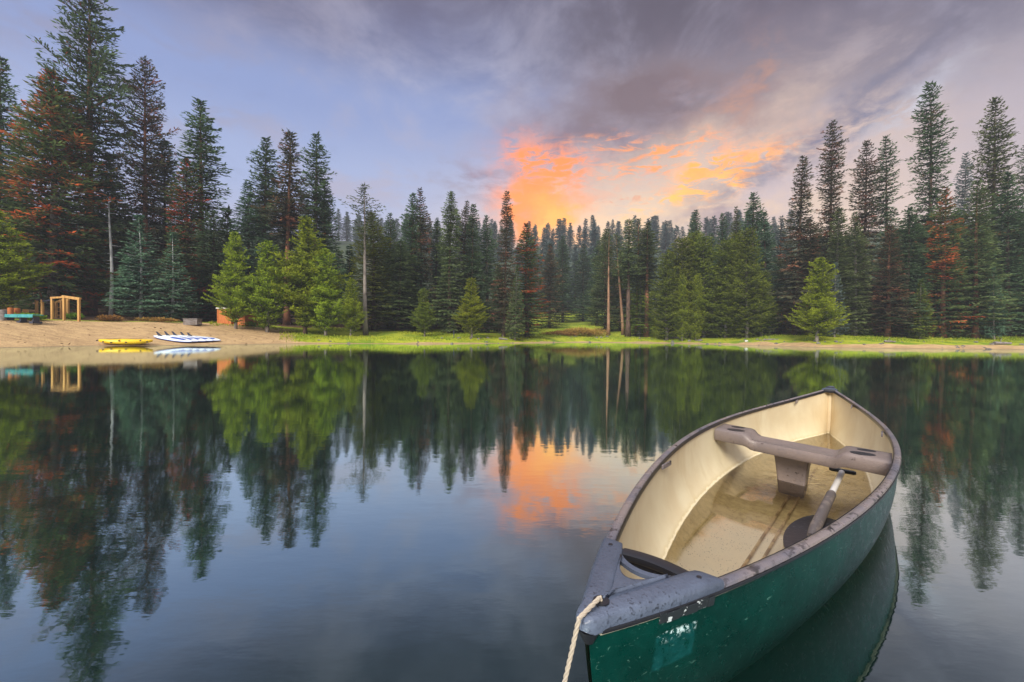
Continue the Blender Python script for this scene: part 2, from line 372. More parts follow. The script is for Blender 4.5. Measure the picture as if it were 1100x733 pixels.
M['leaf'] = foliage('bush_leaves', (.07, .14, .015), (.22, .34, .04))
M['willow'] = foliage('willow_twigs', (.16, .085, .03), (.42, .26, .07))
def barkmat(n, a, b_): return mat(n, a, .9, .2, noise=(3.5, b_, .4, .65, (1, 1, .25)), bump=(9, .6, .03))
M['bark'] = barkmat('bark_brown', (.12, .075, .055), (.06, .04, .033)); M['bark_r'] = barkmat('bark_red', (.28, .12, .07), (.13, .07, .05))
M['bark_g'] = barkmat('bark_grey', (.24, .21, .19), (.12, .10, .09)); M['bark_w'] = barkmat('bark_white', (.52, .54, .54), (.30, .31, .32))
M['bark_t'] = barkmat('bark_tan', (.30, .17, .105), (.18, .11, .07))

# ------------------------------------------------------------------ conifer meshes
def diamonds(o, d, n, L, Wd, tint, dead):
    """o,d,n (k,3); L,Wd (k,)"""
    L = L[:, None]; Wd = Wd[:, None]
    V = np.stack([o, o+d*L*.45+n*Wd, o+d*L, o+d*L*.45-n*Wd], 1).reshape(-1, 3)
    k = len(o); Fq = np.arange(k*4).reshape(k, 4)
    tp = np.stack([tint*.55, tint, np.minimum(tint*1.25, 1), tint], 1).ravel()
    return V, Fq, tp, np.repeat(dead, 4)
def norm(v): return v/np.maximum(np.linalg.norm(v, axis=-1, keepdims=True), 1e-9)
PROTO = {}
def conifer(key, seed, H=24., Rm=2.6, base=.06, shape=.8, whorl=.5, per=6, droop=.25, up=.25, sp=.28, twig=.75, card=.34, cw=.055, gap=.15, irr=.2, gapz=0, trunk_r=.22, lean=0, tipp=.02, fluff=0.0, lowdead=0):
    g = np.random.default_rng(seed); Vs = []; Fs = []; Ts = []; Ds = []; nv = 0
    br = MB(); z = H*base
    swell = g.uniform(0, 6.28, 4)
    while z < H*(1-tipp*.4):
        u = (z-H*base)/(H*(1-base)); prof = ((1-u)**shape)*(min(1, .45+u*4.5) if base < .3 else min(1, .35+u*3.2))
        sparse = gap+(gapz if u < .35 else 0)
        lobe = 1+irr*.7*math.sin(u*9+swell[0])
        n = max(3, int(per*(.6+.5*prof)+g.uniform(0, 1)))
        a0 = g.uniform(0, 6.28)
        for k in range(n):
            if g.random() < sparse: continue
            a = a0+k*6.283/n+g.normal(0, .25)
            Lb = max(.12, Rm*prof*lobe*(1+.25*irr*3*math.sin(a*2+swell[1]+u*7))*g.uniform(1-irr*1.6, 1+irr*.8))
            ns = max(3, int(Lb/sp)); s = np.linspace(.10, 1, ns)
            dz0 = droop*(1-u*1.4) - up*u*.8                         # low branches droop, top ones rise
            zc = z - Lb*dz0*s + Lb*up*.55*s**2.4*(1 if droop > 0 else .5)
            hx, hy = math.cos(a), math.sin(a); bend = g.normal(0, .18)
            ca = a+bend*s
            P = np.c_[np.cos(ca)*Lb*s, np.sin(ca)*Lb*s, zc]
            P += g.normal(0, .03, P.shape)
            T = norm(np.gradient(P, axis=0))
            if Lb > .5:
                br.tube([(0, 0, z)]+[tuple(P[i]) for i in (ns//3, ns*2//3, ns-1)] if ns >= 4 else [(0, 0, z), tuple(P[-1])],
                        [max(.012, .018*Lb)]*2+[.012, .006] if ns >= 4 else [.015, .006], 3, False)
            side = norm(np.cross(T, (0, 0, 1)))
            tl = twig*np.minimum(1, Lb/1.4)*(1-s*.72)*(.35+1.3*np.minimum(s*2.2, 1))*.75
            o_ = []; d_ = []; L_ = []; 
            for sg in (-1, 1):
                dd = norm(T*.75+side*sg*g.uniform(.7, 1.1, (ns, 1))+np.array([0, 0, -.12 if droop > 0 else .22])+g.normal(0, .12, (ns, 3)))
                m = g.random(ns) > gap*.8
                for j in (0, .45, .8):                              # cards along each side twig
                    oo = P+dd*(tl*j)[:, None]; oo[:, 2] -= (tl*j)*(.16 if droop > 0 else -.1)
                    mm = m & ((tl*j < tl-.08) | (j == 0))
                    dv = norm(dd+g.normal(0, .22+fluff, (ns, 3))+side*sg*(0 if j else .0))
                    o_.append(oo[mm]); d_.append(dv[mm]); L_.append((card*(.8+.5*g.random(ns))*np.minimum(1, .4+tl*1.6))[mm])
                    if fluff > 0:
                        dv = norm(dd*.4+g.normal(0, .8, (ns, 3))+np.array([0, 0, .5])); o_.append(oo[mm]); d_.append(dv[mm]); L_.append((card*.7*np.ones(ns))[mm])
            o_.append(P); d_.append(norm(T+g.normal(0, .15, T.shape))); L_.append(card*1.1*np.ones(ns))
            o = np.concatenate(o_); d = np.concatenate(d_); L = np.concatenate(L_)
            rad_ = norm(o*np.array([1., 1., 0])); nn = norm(np.cross(d, norm(np.array([0, 0, 1.])+rad_*.75+g.normal(0, .38+fluff, d.shape))))
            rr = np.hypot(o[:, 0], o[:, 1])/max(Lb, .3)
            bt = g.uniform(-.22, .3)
            tint = np.clip(.12+.55*rr**1.5+bt+g.normal(0, .14, len(o)), 0, 1)  # inner needles darker: crown self-shadow put into the tint, plus paler young tips
            dead = np.clip(g.uniform(0, .8)+g.normal(0, .12, len(o)), 0, 1.2)
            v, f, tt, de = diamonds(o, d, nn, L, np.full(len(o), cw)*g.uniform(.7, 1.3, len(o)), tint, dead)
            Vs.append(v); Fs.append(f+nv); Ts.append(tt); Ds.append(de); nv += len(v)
        z += whorl*(.55+.55*(1-u))*g.uniform(.75, 1.25)
    V = np.concatenate(Vs)
    cr = mesh_np('crown_'+key, V, np.concatenate(Fs), False, {'tint': np.concatenate(Ts), 'dead': np.concatenate(Ds)})
    tk = MB(); npt = 9; pts = []; rd = []
    for i in range(npt):
        q = i/(npt-1); pts.append((lean*q*q*H*.1+math.sin(q*5+seed)*.05, math.cos(q*4+seed)*.04, -0.4+q*(H*.985+.4))); rd.append(trunk_r*((1-q)**.85)*(1.35 if i == 0 else 1)+.012)
    tk.tube(pts, rd, 8)
    if base > .2 or lowdead:                                        # broken stubs on the bare trunk
        for i in range(int(14+H)):
            zz = H*g.uniform(.08, max(base, .25)); a = g.uniform(0, 6.28); l = g.uniform(.25, .9)
            tk.tube([(0, 0, zz), (math.cos(a)*l*.6, math.sin(a)*l*.6, zz-.05*l), (math.cos(a)*l, math.sin(a)*l, zz-.22*l)], [.03, .02, .008], 3, False)
    nt = len(tk.v); tk.add(br.v, br.f)
    me = bpy.data.meshes.new('trunk_'+key); me.from_pydata(tk.v, [], tk.f); me.update(); me.polygons.foreach_set('use_smooth', np.ones(len(me.polygons), bool))
    PROTO[key] = (H, Rm, tk and me, cr); return len(V)//4
NQ = {}
for i in range(5): NQ['fir%d' % i] = conifer('fir%d' % i, 10+i, H=24, Rm=2.5, base=.04, shape=.72, whorl=.62, per=10, droop=.40, up=.34, sp=.17, twig=1.2, gap=.04, irr=.24, card=.31, cw=.058)
for i in range(2): NQ['tall%d' % i] = conifer('tall%d' % i, 20+i, H=28, Rm=2.1, base=.42, shape=.62, whorl=.62, per=9, droop=.35, up=.3, sp=.21, twig=1.0, gap=.08, irr=.3, card=.36, cw=.07, trunk_r=.30, lowdead=1)
for i in range(2): NQ['blue%d' % i] = conifer('blue%d' % i, 30+i, H=9, Rm=2.1, base=.07, shape=.95, whorl=.36, per=8, droop=.28, up=.22, sp=.15, twig=.75, card=.26, cw=.05, gap=.03, irr=.1, trunk_r=.12)
for i in range(3): NQ['pine%d' % i] = conifer('pine%d' % i, 40+i, H=10, Rm=2.2, base=.07, shape=.62, whorl=.32, per=11, droop=-.22, up=.5, sp=.15, twig=.8, card=.23, cw=.038, gap=.06, irr=.32, trunk_r=.15, fluff=.2)
for i in range(2): NQ['olive%d' % i] = conifer('olive%d' % i, 50+i, H=14, Rm=2.3, base=.04, shape=.46, whorl=.42, per=8, droop=.05, up=.45, sp=.16, twig=.85, card=.25, cw=.042, gap=.04, irr=.22, trunk_r=.16, fluff=.15)
for i in range(3): NQ['col%d' % i] = conifer('col%d' % i, 100+i, H=26, Rm=2.6, base=.05, shape=.58, whorl=.66, per=10, droop=.46, up=.2, sp=.18, twig=1.2, gap=.05, irr=.32, card=.32, cw=.06, trunk_r=.3)
NQ['giant'] = conifer('giant', 60, H=34, Rm=5.2, base=.10, shape=.60, whorl=.9, per=9, droop=.42, up=.36, sp=.24, twig=1.6, card=.44, cw=.08, gap=.10, irr=.36, gapz=.15, trunk_r=.5, lowdead=1)
NQ['giant2'] = conifer('giant2', 61, H=26, Rm=4.6, base=.05, shape=.68, whorl=.72, per=10, droop=.40, up=.34, sp=.22, twig=1.5, card=.42, cw=.08, gap=.05, irr=.26, trunk_r=.36)
for i in range(2): NQ['lodge%d' % i] = conifer('lodge%d' % i, 70+i, H=24, Rm=1.7, base=.55, shape=.5, whorl=.55, per=6, droop=.1, up=.4, gap=.25, irr=.35, card=.32, cw=.05, trunk_r=.2, lowdead=1)
for i in range(4): NQ['far%d' % i] = conifer('far%d' % i, 80+i, H=18, Rm=2.3, base=.05, shape=.85, whorl=.8, per=7, droop=.4, up=.25, sp=.5, twig=.9, card=.7, cw=.13, gap=.12, irr=.2, trunk_r=.2)
def snag(key, seed, H, r0, stubs):
    g = np.random.default_rng(seed); tk = MB(); pts = [(math.sin(i*.9+seed)*.06, 0, -.4+i*(H+.4)/7) for i in range(8)]
    tk.tube(pts, [r0*(1-i*.11) for i in range(8)], 8)
    for i in range(stubs):
        zz = H*g.uniform(.25, .97); a = g.uniform(0, 6.28); l = g.uniform(.2, .8)
        tk.tube([(0, 0, zz), (math.cos(a)*l, math.sin(a)*l, zz-.1*l)], [.03, .01], 4, False)
    me = bpy.data.meshes.new('trunk_'+key); me.from_pydata(tk.v, [], tk.f); me.update(); me.polygons.foreach_set('use_smooth', np.ones(len(me.polygons), bool))
    PROTO[key] = (H, r0, me, None)
snag('snag', 90, 12, .16, 26); snag('snag2', 91, 11, .2, 18)
print('quads', NQ)
_variants = {}
def with_mat(me, m):
    k = (me.name, m.name)
    if k not in _variants:
        c_ = me.copy(); c_.materials.clear(); c_.materials.append(m); _variants[k] = c_
    return _variants[k]
def tree(name, key, x, d, top, wpx, leafm, barkm, label, cat='tree', group=None, lean=0, Xw=None, H=None, fat=1):
    d = d*KF; H = H*KF if H else None
    X = at(x, d) if Xw is None else Xw
    z0 = float(height(np.array([X]), np.array([d]))[0])
    Hp, Rp, tk, cr = PROTO[key]
    Ht = (zat(x, top, d)-z0) if H is None else H
    sz_ = Ht/Hp; sr = (wpx*(1.0 if key[:3] in ('pin', 'oli', 'blu', 'gia', 'col') else 1.2)/FPX*d)/Rp if wpx else sz_*(1.55 if d > 60 else 1.2)
    e = empty(name, (X, d, z0-.05), random.uniform(0, 6.28)); tag(e, label, cat, group)
    if lean: e.rotation_euler = (0, R(lean), 0)
    e.rotation_euler = (R(random.gauss(0, .9 if cr else .2)), R(random.gauss(0, .9 if cr else .2)), e.rotation_euler[2]); e.scale = (sr, sr, sz_) if cr else (fat, fat, sz_)
    def add(nm, me):
        o = bpy.data.objects.new(nm, me); COL.objects.link(o); o.parent = e
        return o
    tr = add('trunk', with_mat(tk, M[barkm]))
    if cr:
        k = max(1.0, .65*sz_)/sr if sr > 1.3*sz_ else 1
        tr.scale = (k, k, 1); add('crown', with_mat(cr, M[leafm]))
    return e
# ------------------------------------------------------------------ trees one can tell apart: (name, form, bearing, depth, top, half width, needles, bark, label)
T = [
 ('fir_tree', 'fir3', -4, 47, 58, 30, 'fir', 'bark', 'tall dark green fir cut by the left edge of the photo'),
 ('fir_tree', 'giant', 97, 47, -22, 54, 'fir', 'bark_r', 'giant dark fir whose top leaves the frame, tallest tree of the left shore'),
 ('fir_tree', 'giant2', 58, 43.5, 76, 60, 'red', 'bark_g', 'big fir with orange-red dying boughs behind the timber play frame'),
 ('fir_tree', 'giant', 156, 50, 62, 34, 'brown', 'bark_r', 'tall dark fir with rusty bare trunk right beside the giant fir'),
 ('fir_tree', 'fir4', 176, 53, 150, 30, 'fir', 'bark', 'shorter dark fir filling the gap right of the rusty-trunked fir'),
 ('fir_tree', 'fir2', 128, 51, 168, 26, 'olive', 'bark_g', 'yellowish green fir half hidden behind the pale dead trunk on the beach'),
 ('dead_tree', 'snag', 120, 45.5, 214, 0, None, 'bark_w', 'pale white dead trunk standing bare behind the beach'),
 ('young_fir', 'blue0', 152, 44, 232, 34, 'blue', 'bark_w', 'young blue-green fir with pale trunk above the paddle boards'),
 ('young_fir', 'blue1', 185, 45, 250, 26, 'blue', 'bark_w', 'smaller young blue-green fir right of its larger twin by the grey crate'),
 ('pine_tree', 'tall0', 219, 52, 110, 23, 'fir', 'bark_r', 'tall slender pine with long bare reddish trunk standing clear above the left forest'),
 ('fir_tree', 'fir1', 203, 50, 172, 24, 'red', 'bark', 'dark fir with scattered red boughs left of the long bare pine trunk'),
 ('fir_tree', 'fir0', 229, 50, 226, 24, 'fir', 'bark', 'dense dark fir rising behind the orange shed'),
 ('pine_tree', 'pine0', -2, 37, 226, 36, 'pine', 'bark_g', 'bright green bushy pine over the teal bench at the left edge'),
 ('pine_tree', 'pine1', 253, 44.5, 250, 21, 'pine', 'bark_g', 'light green young pine standing before the orange shed'),
 ('pine_tree', 'pine2', 287, 45.5, 258, 25, 'pine', 'bark_g', 'light green round pine right of the shed, browner at its lower middle'),
 ('pine_tree', 'pine0', 328, 47.5, 234, 36, 'pine', 'bark', 'largest light green pine of the cluster, in front of the three tall firs'),
 ('pine_tree', 'pine1', 350, 47, 268, 22, 'pine', 'bark_g', 'light green pine on the right shoulder of the largest light green pine'),
 ('young_pine', 'pine2', 377, 47.5, 298, 14, 'pine', 'bark_g', 'small bright green pine just left of the tall slender bare trunk'),
 ('fir_tree', 'fir2', 267, 54, 196, 26, 'blue', 'bark', 'blue-green fir showing left above the light green pines'),
 ('fir_tree', 'tall0', 282, 55, 146, 18, 'fir', 'bark', 'leftmost of the three tall thin firs above the light green pines'),
 ('fir_tree', 'tall1', 308, 55, 142, 20, 'brown', 'bark_r', 'middle one of the three tall thin firs, brownish with reddish trunk'),
 ('fir_tree', 'tall0', 337, 56, 144, 17, 'fir', 'bark', 'rightmost of the three tall thin firs above the light green pines'),
 ('fir_tree', 'fir3', 351, 58, 192, 19, 'fir', 'bark', 'dark fir leaning on the right flank of the three tall thin firs'),
 ('fir_tree', 'fir4', 309, 58, 205, 26, 'fir', 'bark', 'dark fir low between the tall thin firs'),
 ('lodgepole_pine', 'lodge0', 393, 50, 197, 17, 'slim', 'bark_g', 'tall slender pine with long pale bare trunk on the grassy point'),
 ('fir_tree', 'fir2', 402, 56, 228, 24, 'olive', 'bark', 'olive green fir right behind the slender bare trunk'),
 ('fir_tree', 'fir0', 418, 62, 228, 15, 'fir', 'bark', 'narrow dark fir between the slender pine and the pair of thin firs'),
 ('fir_tree', 'fir1', 428, 57, 258, 25, 'slim', 'bark', 'broad mid green fir below the pair of thin firs'),
 ('fir_tree', 'fir1', 441, 60, 206, 17, 'fir', 'bark', 'left fir of the dark close pair, touch of red lower down'),
 ('fir_tree', 'fir2', 452, 61, 203, 16, 'brown', 'bark', 'right fir of the dark close pair, brownish below'),
 ('fir_tree', 'fir3', 467, 66, 236, 18, 'fir', 'bark', 'shorter dark fir right of the dark close pair'),
 ('fir_tree', 'col2', 482, 58, 206, 19, 'slim', 'bark', 'wide grey-green fir with drooping boughs behind the small yellow-green pine'),
 ('fir_tree', 'fir0', 495, 61, 215, 14, 'brown', 'bark', 'narrow brownish fir right against the wide grey-green fir'),
 ('fir_tree', 'fir4', 506, 60, 218, 15, 'fir', 'bark', 'pointed dark fir rising straight above the small yellow-green pine'),
 ('fir_tree', 'fir2', 524, 63, 231, 15, 'fir', 'bark_g', 'dark fir with a pale dead stem line left of the tallest central fir'),
 ('fir_tree', 'col1', 541, 57, 205, 14, 'brown', 'bark', 'tallest central fir, narrow with brown-red lower boughs'),
 ('fir_tree', 'fir1', 566, 60, 240, 20, 'red', 'bark', 'fir with red dying boughs at the left end of the meadow'),
 ('young_fir', 'blue1', 553, 55, 286, 13, 'slim', 'bark_g', 'small grey-green fir at the foot of the tallest central fir'),
 ('young_pine', 'pine2', 456, 50, 309, 12, 'olive', 'bark_g', 'small fresh green pine alone on the grass left of centre'),
 ('young_pine', 'pine0', 507, 52, 298, 17, 'pine', 'bark_g', 'small yellow-green pine at the forest edge in the centre'),
 ('fir_tree', 'fir0', 604, 100, 253, 12, 'fir', 'bark', 'dark fir at the back of the meadow, left one of three'),
 ('fir_tree', 'fir2', 626, 104, 262, 13, 'fir', 'bark', 'dark fir at the back of the meadow, middle one of three'),
 ('fir_tree', 'fir1', 641, 92, 258, 13, 'fir', 'bark', 'dark fir at the back of the meadow, nearest the bare tan trunk'),
 ('fir_tree', 'fir2', 590, 84, 262, 14, 'brown', 'bark', 'brownish fir just behind the red fir at the meadow edge'),
 ('pine_tree', 'lodge1', 653, 71, 246, 12, 'slim', 'bark_t', 'pine with straight bare tan trunk at the right end of the meadow'),
 ('pine_tree', 'lodge0', 669, 72, 250, 12, 'slim', 'bark_t', 'pine with leaning orange-brown trunk right of the straight tan one'),
 ('fir_tree', 'fir0', 650, 78, 245, 15, 'slim', 'bark', 'grey-green fir behind the straight bare tan trunk'),
 ('pine_tree', 'tall1', 674, 68, 236, 12, 'slim', 'bark', 'left of three airy pine tops right of the meadow'),
 ('pine_tree', 'lodge0', 684, 70, 235, 11, 'slim', 'bark_r', 'middle of three airy pine tops right of the meadow'),
 ('pine_tree', 'tall0', 694, 68, 238, 15, 'slim', 'bark_r', 'right of three airy pine tops right of the meadow'),
 ('fir_tree', 'fir2', 666, 79, 270, 16, 'olive', 'bark', 'olive fir low behind the leaning orange trunk'),
 ('fir_tree', 'fir1', 687, 69, 275, 15, 'olive', 'bark_g', 'olive fir between the leaning trunk and the dense olive clump'),
 ('pine_tree', 'olive0', 716, 64, 272, 22, 'olive', 'bark_g', 'olive pine at the left end of the dense clump on the shore'),
 ('pine_tree', 'olive1', 733, 65, 256, 25, 'olive', 'bark_g', 'second olive pine from the left in the dense clump'),
 ('young_pine', 'olive0', 733, 62.5, 294, 9, 'pine', 'bark_g', 'thin light green young pine in front of the olive clump, left of the pair'),
 ('young_pine', 'olive1', 747, 62, 294, 9, 'pine', 'bark_g', 'thin light green young pine in front of the olive clump, right of the pair'),
 ('fir_tree', 'fir3', 748, 76, 224, 15, 'fir', 'bark', 'dark pointed fir rising behind the olive clump, leftmost spire there'),
 ('pine_tree', 'olive0', 756, 64, 254, 27, 'olive', 'bark_g', 'full olive pine in the middle of the dense clump'),
 ('fir_tree', 'fir4', 775, 74, 228, 14, 'fir', 'bark', 'dark fir spire against the orange cloud, middle one behind the clump'),
 ('fir_tree', 'fir0', 763, 80, 250, 12, 'fir', 'bark', 'small dark fir between the first two spires behind the clump'),
 ('pine_tree', 'olive1', 779, 62, 258, 26, 'olive', 'bark_g', 'olive pine with pale thin trunk right of the clump middle'),
 ('pine_tree', 'olive0', 802, 59, 246, 25, 'olive', 'bark_g', 'tallest olive pine, at the right end of the dense clump'),
 ('pine_tree', 'olive1', 745, 68, 250, 22, 'olive', 'bark_g', 'olive pine at the back of the clump, below the leftmost dark spire'),
 ('pine_tree', 'olive1', 790, 66, 252, 22, 'olive', 'bark_g', 'olive pine at the back of the clump, left of the tall pointed fir'),
 ('pine_tree', 'olive0', 818, 60, 290, 17, 'olive', 'bark_g', 'shorter olive pine closing the right flank of the dense clump'),
 ('fir_tree', 'fir2', 791, 70, 222, 12, 'slim', 'bark', 'grey-green fir spire left of the tall pointed one behind the clump'),
 ('fir_tree', 'fir3', 807, 66, 206, 20, 'fir', 'bark', 'tall pointed dark green fir behind the right end of the olive clump'),
 ('fir_tree', 'fir1', 822, 64, 226, 16, 'blue', 'bark', 'blue-green fir right of the tall pointed one'),
 ('fir_tree', 'fir2', 836, 68, 232, 14, 'farn', 'bark', 'dim grey fir left of the brownish fir wall on the right shore'),
 ('fir_tree', 'col0', 853, 58, 170, 22, 'brown', 'bark', 'tall brownish fir, first of the high trees on the right shore'),
 ('fir_tree', 'col1', 889, 60, 129, 21, 'brown', 'bark', 'tall airy fir with red lower boughs, broad open top'),
 ('fir_tree', 'fir0', 869, 57, 232, 18, 'brown', 'bark', 'brown fir directly behind the lone yellow-green pine'),
 ('pine_tree', 'pine1', 877, 48.5, 277, 23, 'pine', 'bark_g', 'lone yellow-green pine at the water edge of the right shore'),
 ('fir_tree', 'fir3', 897, 55, 224, 18, 'slim', 'bark_g', 'grey-green fir with pale stem right of the lone yellow-green pine'),
 ('fir_tree', 'fir2', 918, 54, 228, 17, 'slim', 'bark_g', 'second grey-green fir with pale stem right of the lone yellow-green pine'),
 ('fir_tree', 'col2', 927, 62, 151, 19, 'brown', 'bark', 'tall fir with reddish middle boughs, left one of the twin tops'),
 ('fir_tree', 'col0', 952, 61, 146, 20, 'fir', 'bark', 'tall dark green fir, right one of the twin tops'),
 ('fir_tree', 'fir4', 953, 52.5, 240, 18, 'brown', 'bark_r', 'thin fir with grey-brown dead lower boughs below the twin tops'),
 ('fir_tree', 'fir1', 972, 53, 222, 20, 'fir', 'bark', 'dense dark green fir left of the highest tree of the right shore'),
 ('fir_tree', 'col1', 999, 57, 86, 25, 'fir', 'bark', 'highest tree of the right shore, dark columnar fir with ragged top'),
 ('fir_tree', 'fir2', 1013, 52, 200, 20, 'red', 'bark_r', 'fir with many dead red boughs in front of the highest tree'),
 ('fir_tree', 'fir0', 1030, 84, 164, 14, 'farn', 'bark_g', 'pale hazy fir seen in the gap right of the highest tree'),
 ('fir_tree', 'col2', 1066, 58, 103, 23, 'slim', 'bark', 'second highest dark fir of the right shore'),
 ('fir_tree', 'fir4', 1047, 51.5, 192, 22, 'slim', 'bark_r', 'olive-grey fir with tan dead base in front of the second highest fir'),
 ('fir_tree', 'fir2', 1082, 53, 184, 24, 'fir', 'bark', 'broad dark green fir near the right edge'),
 ('fir_tree', 'col0', 1094, 58, 148, 22, 'fir', 'bark', 'tall dark fir partly cut by the right edge'),
 ('young_fir', 'blue0', 1068, 50, 286, 13, 'blue', 'bark_g', 'small blue-green fir at the foot of the right forest'),
 ('young_fir', 'blue1', 988, 51, 300, 15, 'olive', 'bark_g', 'small olive fir at the foot of the highest tree'),
 ('young_fir', 'blue0', 896, 52, 282, 14, 'farn', 'bark_g', 'small dull green fir close behind the lone yellow-green pine'),
 ('fir_tree', 'fir1', 1122, 52, 176, 24, 'fir', 'bark', 'dark fir just beyond the right edge'),
 ('fir_tree', 'fir2', -40, 46, 90, 30, 'fir', 'bark', 'dark fir just beyond the left edge'),
]
for nm, key, x, d, top, wpx, lm, bmn, lab in T:
    e = tree(nm, key, x, d, top, wpx, lm, bmn, lab)
    if key == 'lodge0' and x == 669: e.rotation_euler = (0, R(-4.5), 0)
# dark forest right behind the front rows, and the hazy wood on the hill
G = {'near': 'shaded firs filling the forest behind the front row', 'far': 'hazy grey-green conifers of the far wood on the hill'}
LB = {'near': 'dark shaded fir deep inside the forest behind the front row', 'far': 'hazy grey-green conifer of the far wood on the hill'}
rr = random.Random(5); used = []
def filler(x0, x1, d0, d1, n, h0, h1, kind, mats, sep):
    k = tries = 0
    while k < n and tries < n*30:
        tries += 1; x = rr.uniform(x0, x1); d = rr.uniform(d0, d1); X = at(x, d*KF)
        if any((X-a)**2+(d*KF-b_)**2 < (sep*KF)**2 for a, b_ in used): continue
        used.append((X, d*KF)); k += 1
        key = rr.choice(['far0', 'far1', 'far2', 'far3'])
        tree('conifer', key, x, d, 0, 0, rr.choice(mats), 'bark', LB[kind], 'tree', G[kind], H=rr.uniform(h0, h1))
filler(-30, 250, 55, 72, 30, 10, 15, 'near', ['fir', 'fir', 'olive'], 2.6)
filler(255, 570, 64, 84, 34, 9, 13, 'near', ['fir', 'slim'], 2.8)
filler(690, 850, 72, 86, 14, 9, 12, 'near', ['fir', 'olive'], 2.6)
filler(835, 1130, 60, 76, 34, 11, 17, 'near', ['fir', 'brown', 'slim'], 2.6)
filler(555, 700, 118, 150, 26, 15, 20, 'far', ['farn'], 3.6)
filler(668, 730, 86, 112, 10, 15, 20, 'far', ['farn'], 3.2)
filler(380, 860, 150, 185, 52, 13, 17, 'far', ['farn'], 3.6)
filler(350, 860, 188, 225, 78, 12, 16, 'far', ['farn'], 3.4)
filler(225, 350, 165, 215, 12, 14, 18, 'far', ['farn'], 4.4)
SEAT_T = .142/2.1449; SKEW = .225
PAD_A = (.265, -.221, .10); PAD_B = (-.573, -.174, .006); BLZ = -.004
ROPE_END = (.068, .868, -.03)
# ------------------------------------------------------------------ canoe
BX, BY, SX, SY = 0.1434, 0.7946, 2.9896, 4.0041
HB, ZM, ZB, ZS, PB, PS, NSH = .434, .2973, .3267, .3885, 1.934, 2.031, 3.492
CL = math.hypot(SX-BX, SY-BY); HL = CL/2; CANG = math.atan2(SY-BY, SX-BX)
def gb(t): return HB*(1-abs(t)**(PB if t < 0 else PS))+.02*(1-.75*abs(t)**12)
def gz(t): return ZM+((ZB if t < 0 else ZS)-ZM)*abs(t)**NSH
KEEL = -.105
def kz(t): return KEEL+.05*abs(t)**6
def sect(t, r, off=0.0, lift=0.0):
    """half-breadth and height at station t, r=0 keel .. 1 gunwale"""
    e = 3.1*(1-abs(t)**3)+1.25*abs(t)**3
    y = max(.001, (gb(t)-off))*(max(0, 1-(1-r)**e))**(1/e)
    z = kz(t)+lift+(gz(t)-kz(t)-lift)*r
    return y, z
def rake(t, r): return -(.075*(1-r)**1.2)*(1 if t > 0 else -1)*abs(t)**9
canoe = tag(empty('canoe', ((BX+SX)/2, (BY+SY)/2, 0), CANG), 'green canoe with cream inside and one brown seat floating in the foreground', 'canoe')
def hullmesh(off, lift, r0=0, nt=72, nr=22, tmax=1.0):
    V = []; Fq = []
    for i in range(nt+1):
        u = -1+2*i/nt; t_ = tmax*math.copysign(1-(1-abs(u))**1.35, u) if abs(u) < 1 else tmax*u
        for j in range(-nr, nr+1):
            q = abs(j)/nr; r_ = q**1.6 if q < 1 else 1
            y, z = sect(t_, r_, off, lift)
            if j == 0: y = 0
            V.append((t_*HL+rake(t_, r_), -y if j > 0 else y, z))
    n = 2*nr+1
    for i in range(nt):
        for j in range(n-1): Fq.append((i*n+j, i*n+j+1, (i+1)*n+j+1, (i+1)*n+j))
    return V, Fq
# outer skin: worn dark green
hm_ = bpy.data.materials.new('hull_green'); hm_.use_nodes = True; t = NT(hm_.node_tree); b = t.n['Principled BSDF']
oc = t.new('ShaderNodeTexCoord').outputs['Object']
n1 = t.noise(oc, 2.6, 6, .65); n2 = t.noise(t.mapping(oc, (1, 1, 1), (0, .2, .1)), 34, 5, .7)
scr = t.noise(t.mapping(oc, (1.2, 9, 9), (0, R(35), 0)), 14, 3, .6, 1.2); scr2 = t.noise(t.mapping(oc, (1.2, 9, 9), (0, R(-28), 0)), 16, 3, .6, 1.0)
c = t.mix(t.smooth(n1, .36, .64), (.0002, .022, .0175), (.0006, .044, .035))
c = t.mix(t.math('MULTIPLY', t.smooth(n2, .56, .76), .4), c, (.008, .085, .07))
c = t.mix(t.math('MULTIPLY', t.smooth(scr, .665, .70), .5), c, (.10, .24, .20)); c = t.mix(t.math('MULTIPLY', t.smooth(scr2, .68, .71), .5), c, (.13, .26, .22))
sz = t.new('ShaderNodeSeparateXYZ'); t.l.new(oc, sz.inputs[0])
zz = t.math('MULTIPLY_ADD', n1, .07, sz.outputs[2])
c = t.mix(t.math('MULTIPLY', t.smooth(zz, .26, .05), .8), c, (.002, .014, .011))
# patch where a sticker came off
def band(v, a, b_, w_=.004): return t.math('MULTIPLY', t.smooth(v, a-w_, a+w_), t.smooth(v, b_+w_, b_-w_))
pt = t.math('MULTIPLY', band(t.math('MULTIPLY_ADD', n2, .012, sz.outputs[0]), -HL+.165, -HL+.275), band(t.math('MULTIPLY_ADD', n2, .02, sz.outputs[2]), .185, .262))
pt = t.math('MULTIPLY', pt, t.smooth(sz.outputs[1], 0, -.01))
c = t.mix(t.math('MULTIPLY', pt, t.math('MULTIPLY', t.smooth(n2, .3, .62), .38)), c, (.006, .095, .105))
fl = t.math('MULTIPLY', pt, t.math('MULTIPLY', t.smooth(t.noise(oc, 60, 4, .7), .52, .60), t.smooth(sz.outputs[2], .225, .25)))
c = t.mix(fl, c, (.55, .72, .74))
t.l.new(c, b.inputs['Base Color']); t.l.new(t.ramp(n2, [(.3, .22), (.7, .4)]), b.inputs['Roughness']); b.inputs['Specular IOR Level'].default_value = .16
bp = t.new('ShaderNodeBump'); bp.inputs['Strength'].default_value = .35; bp.inputs['Distance'].default_value = .004
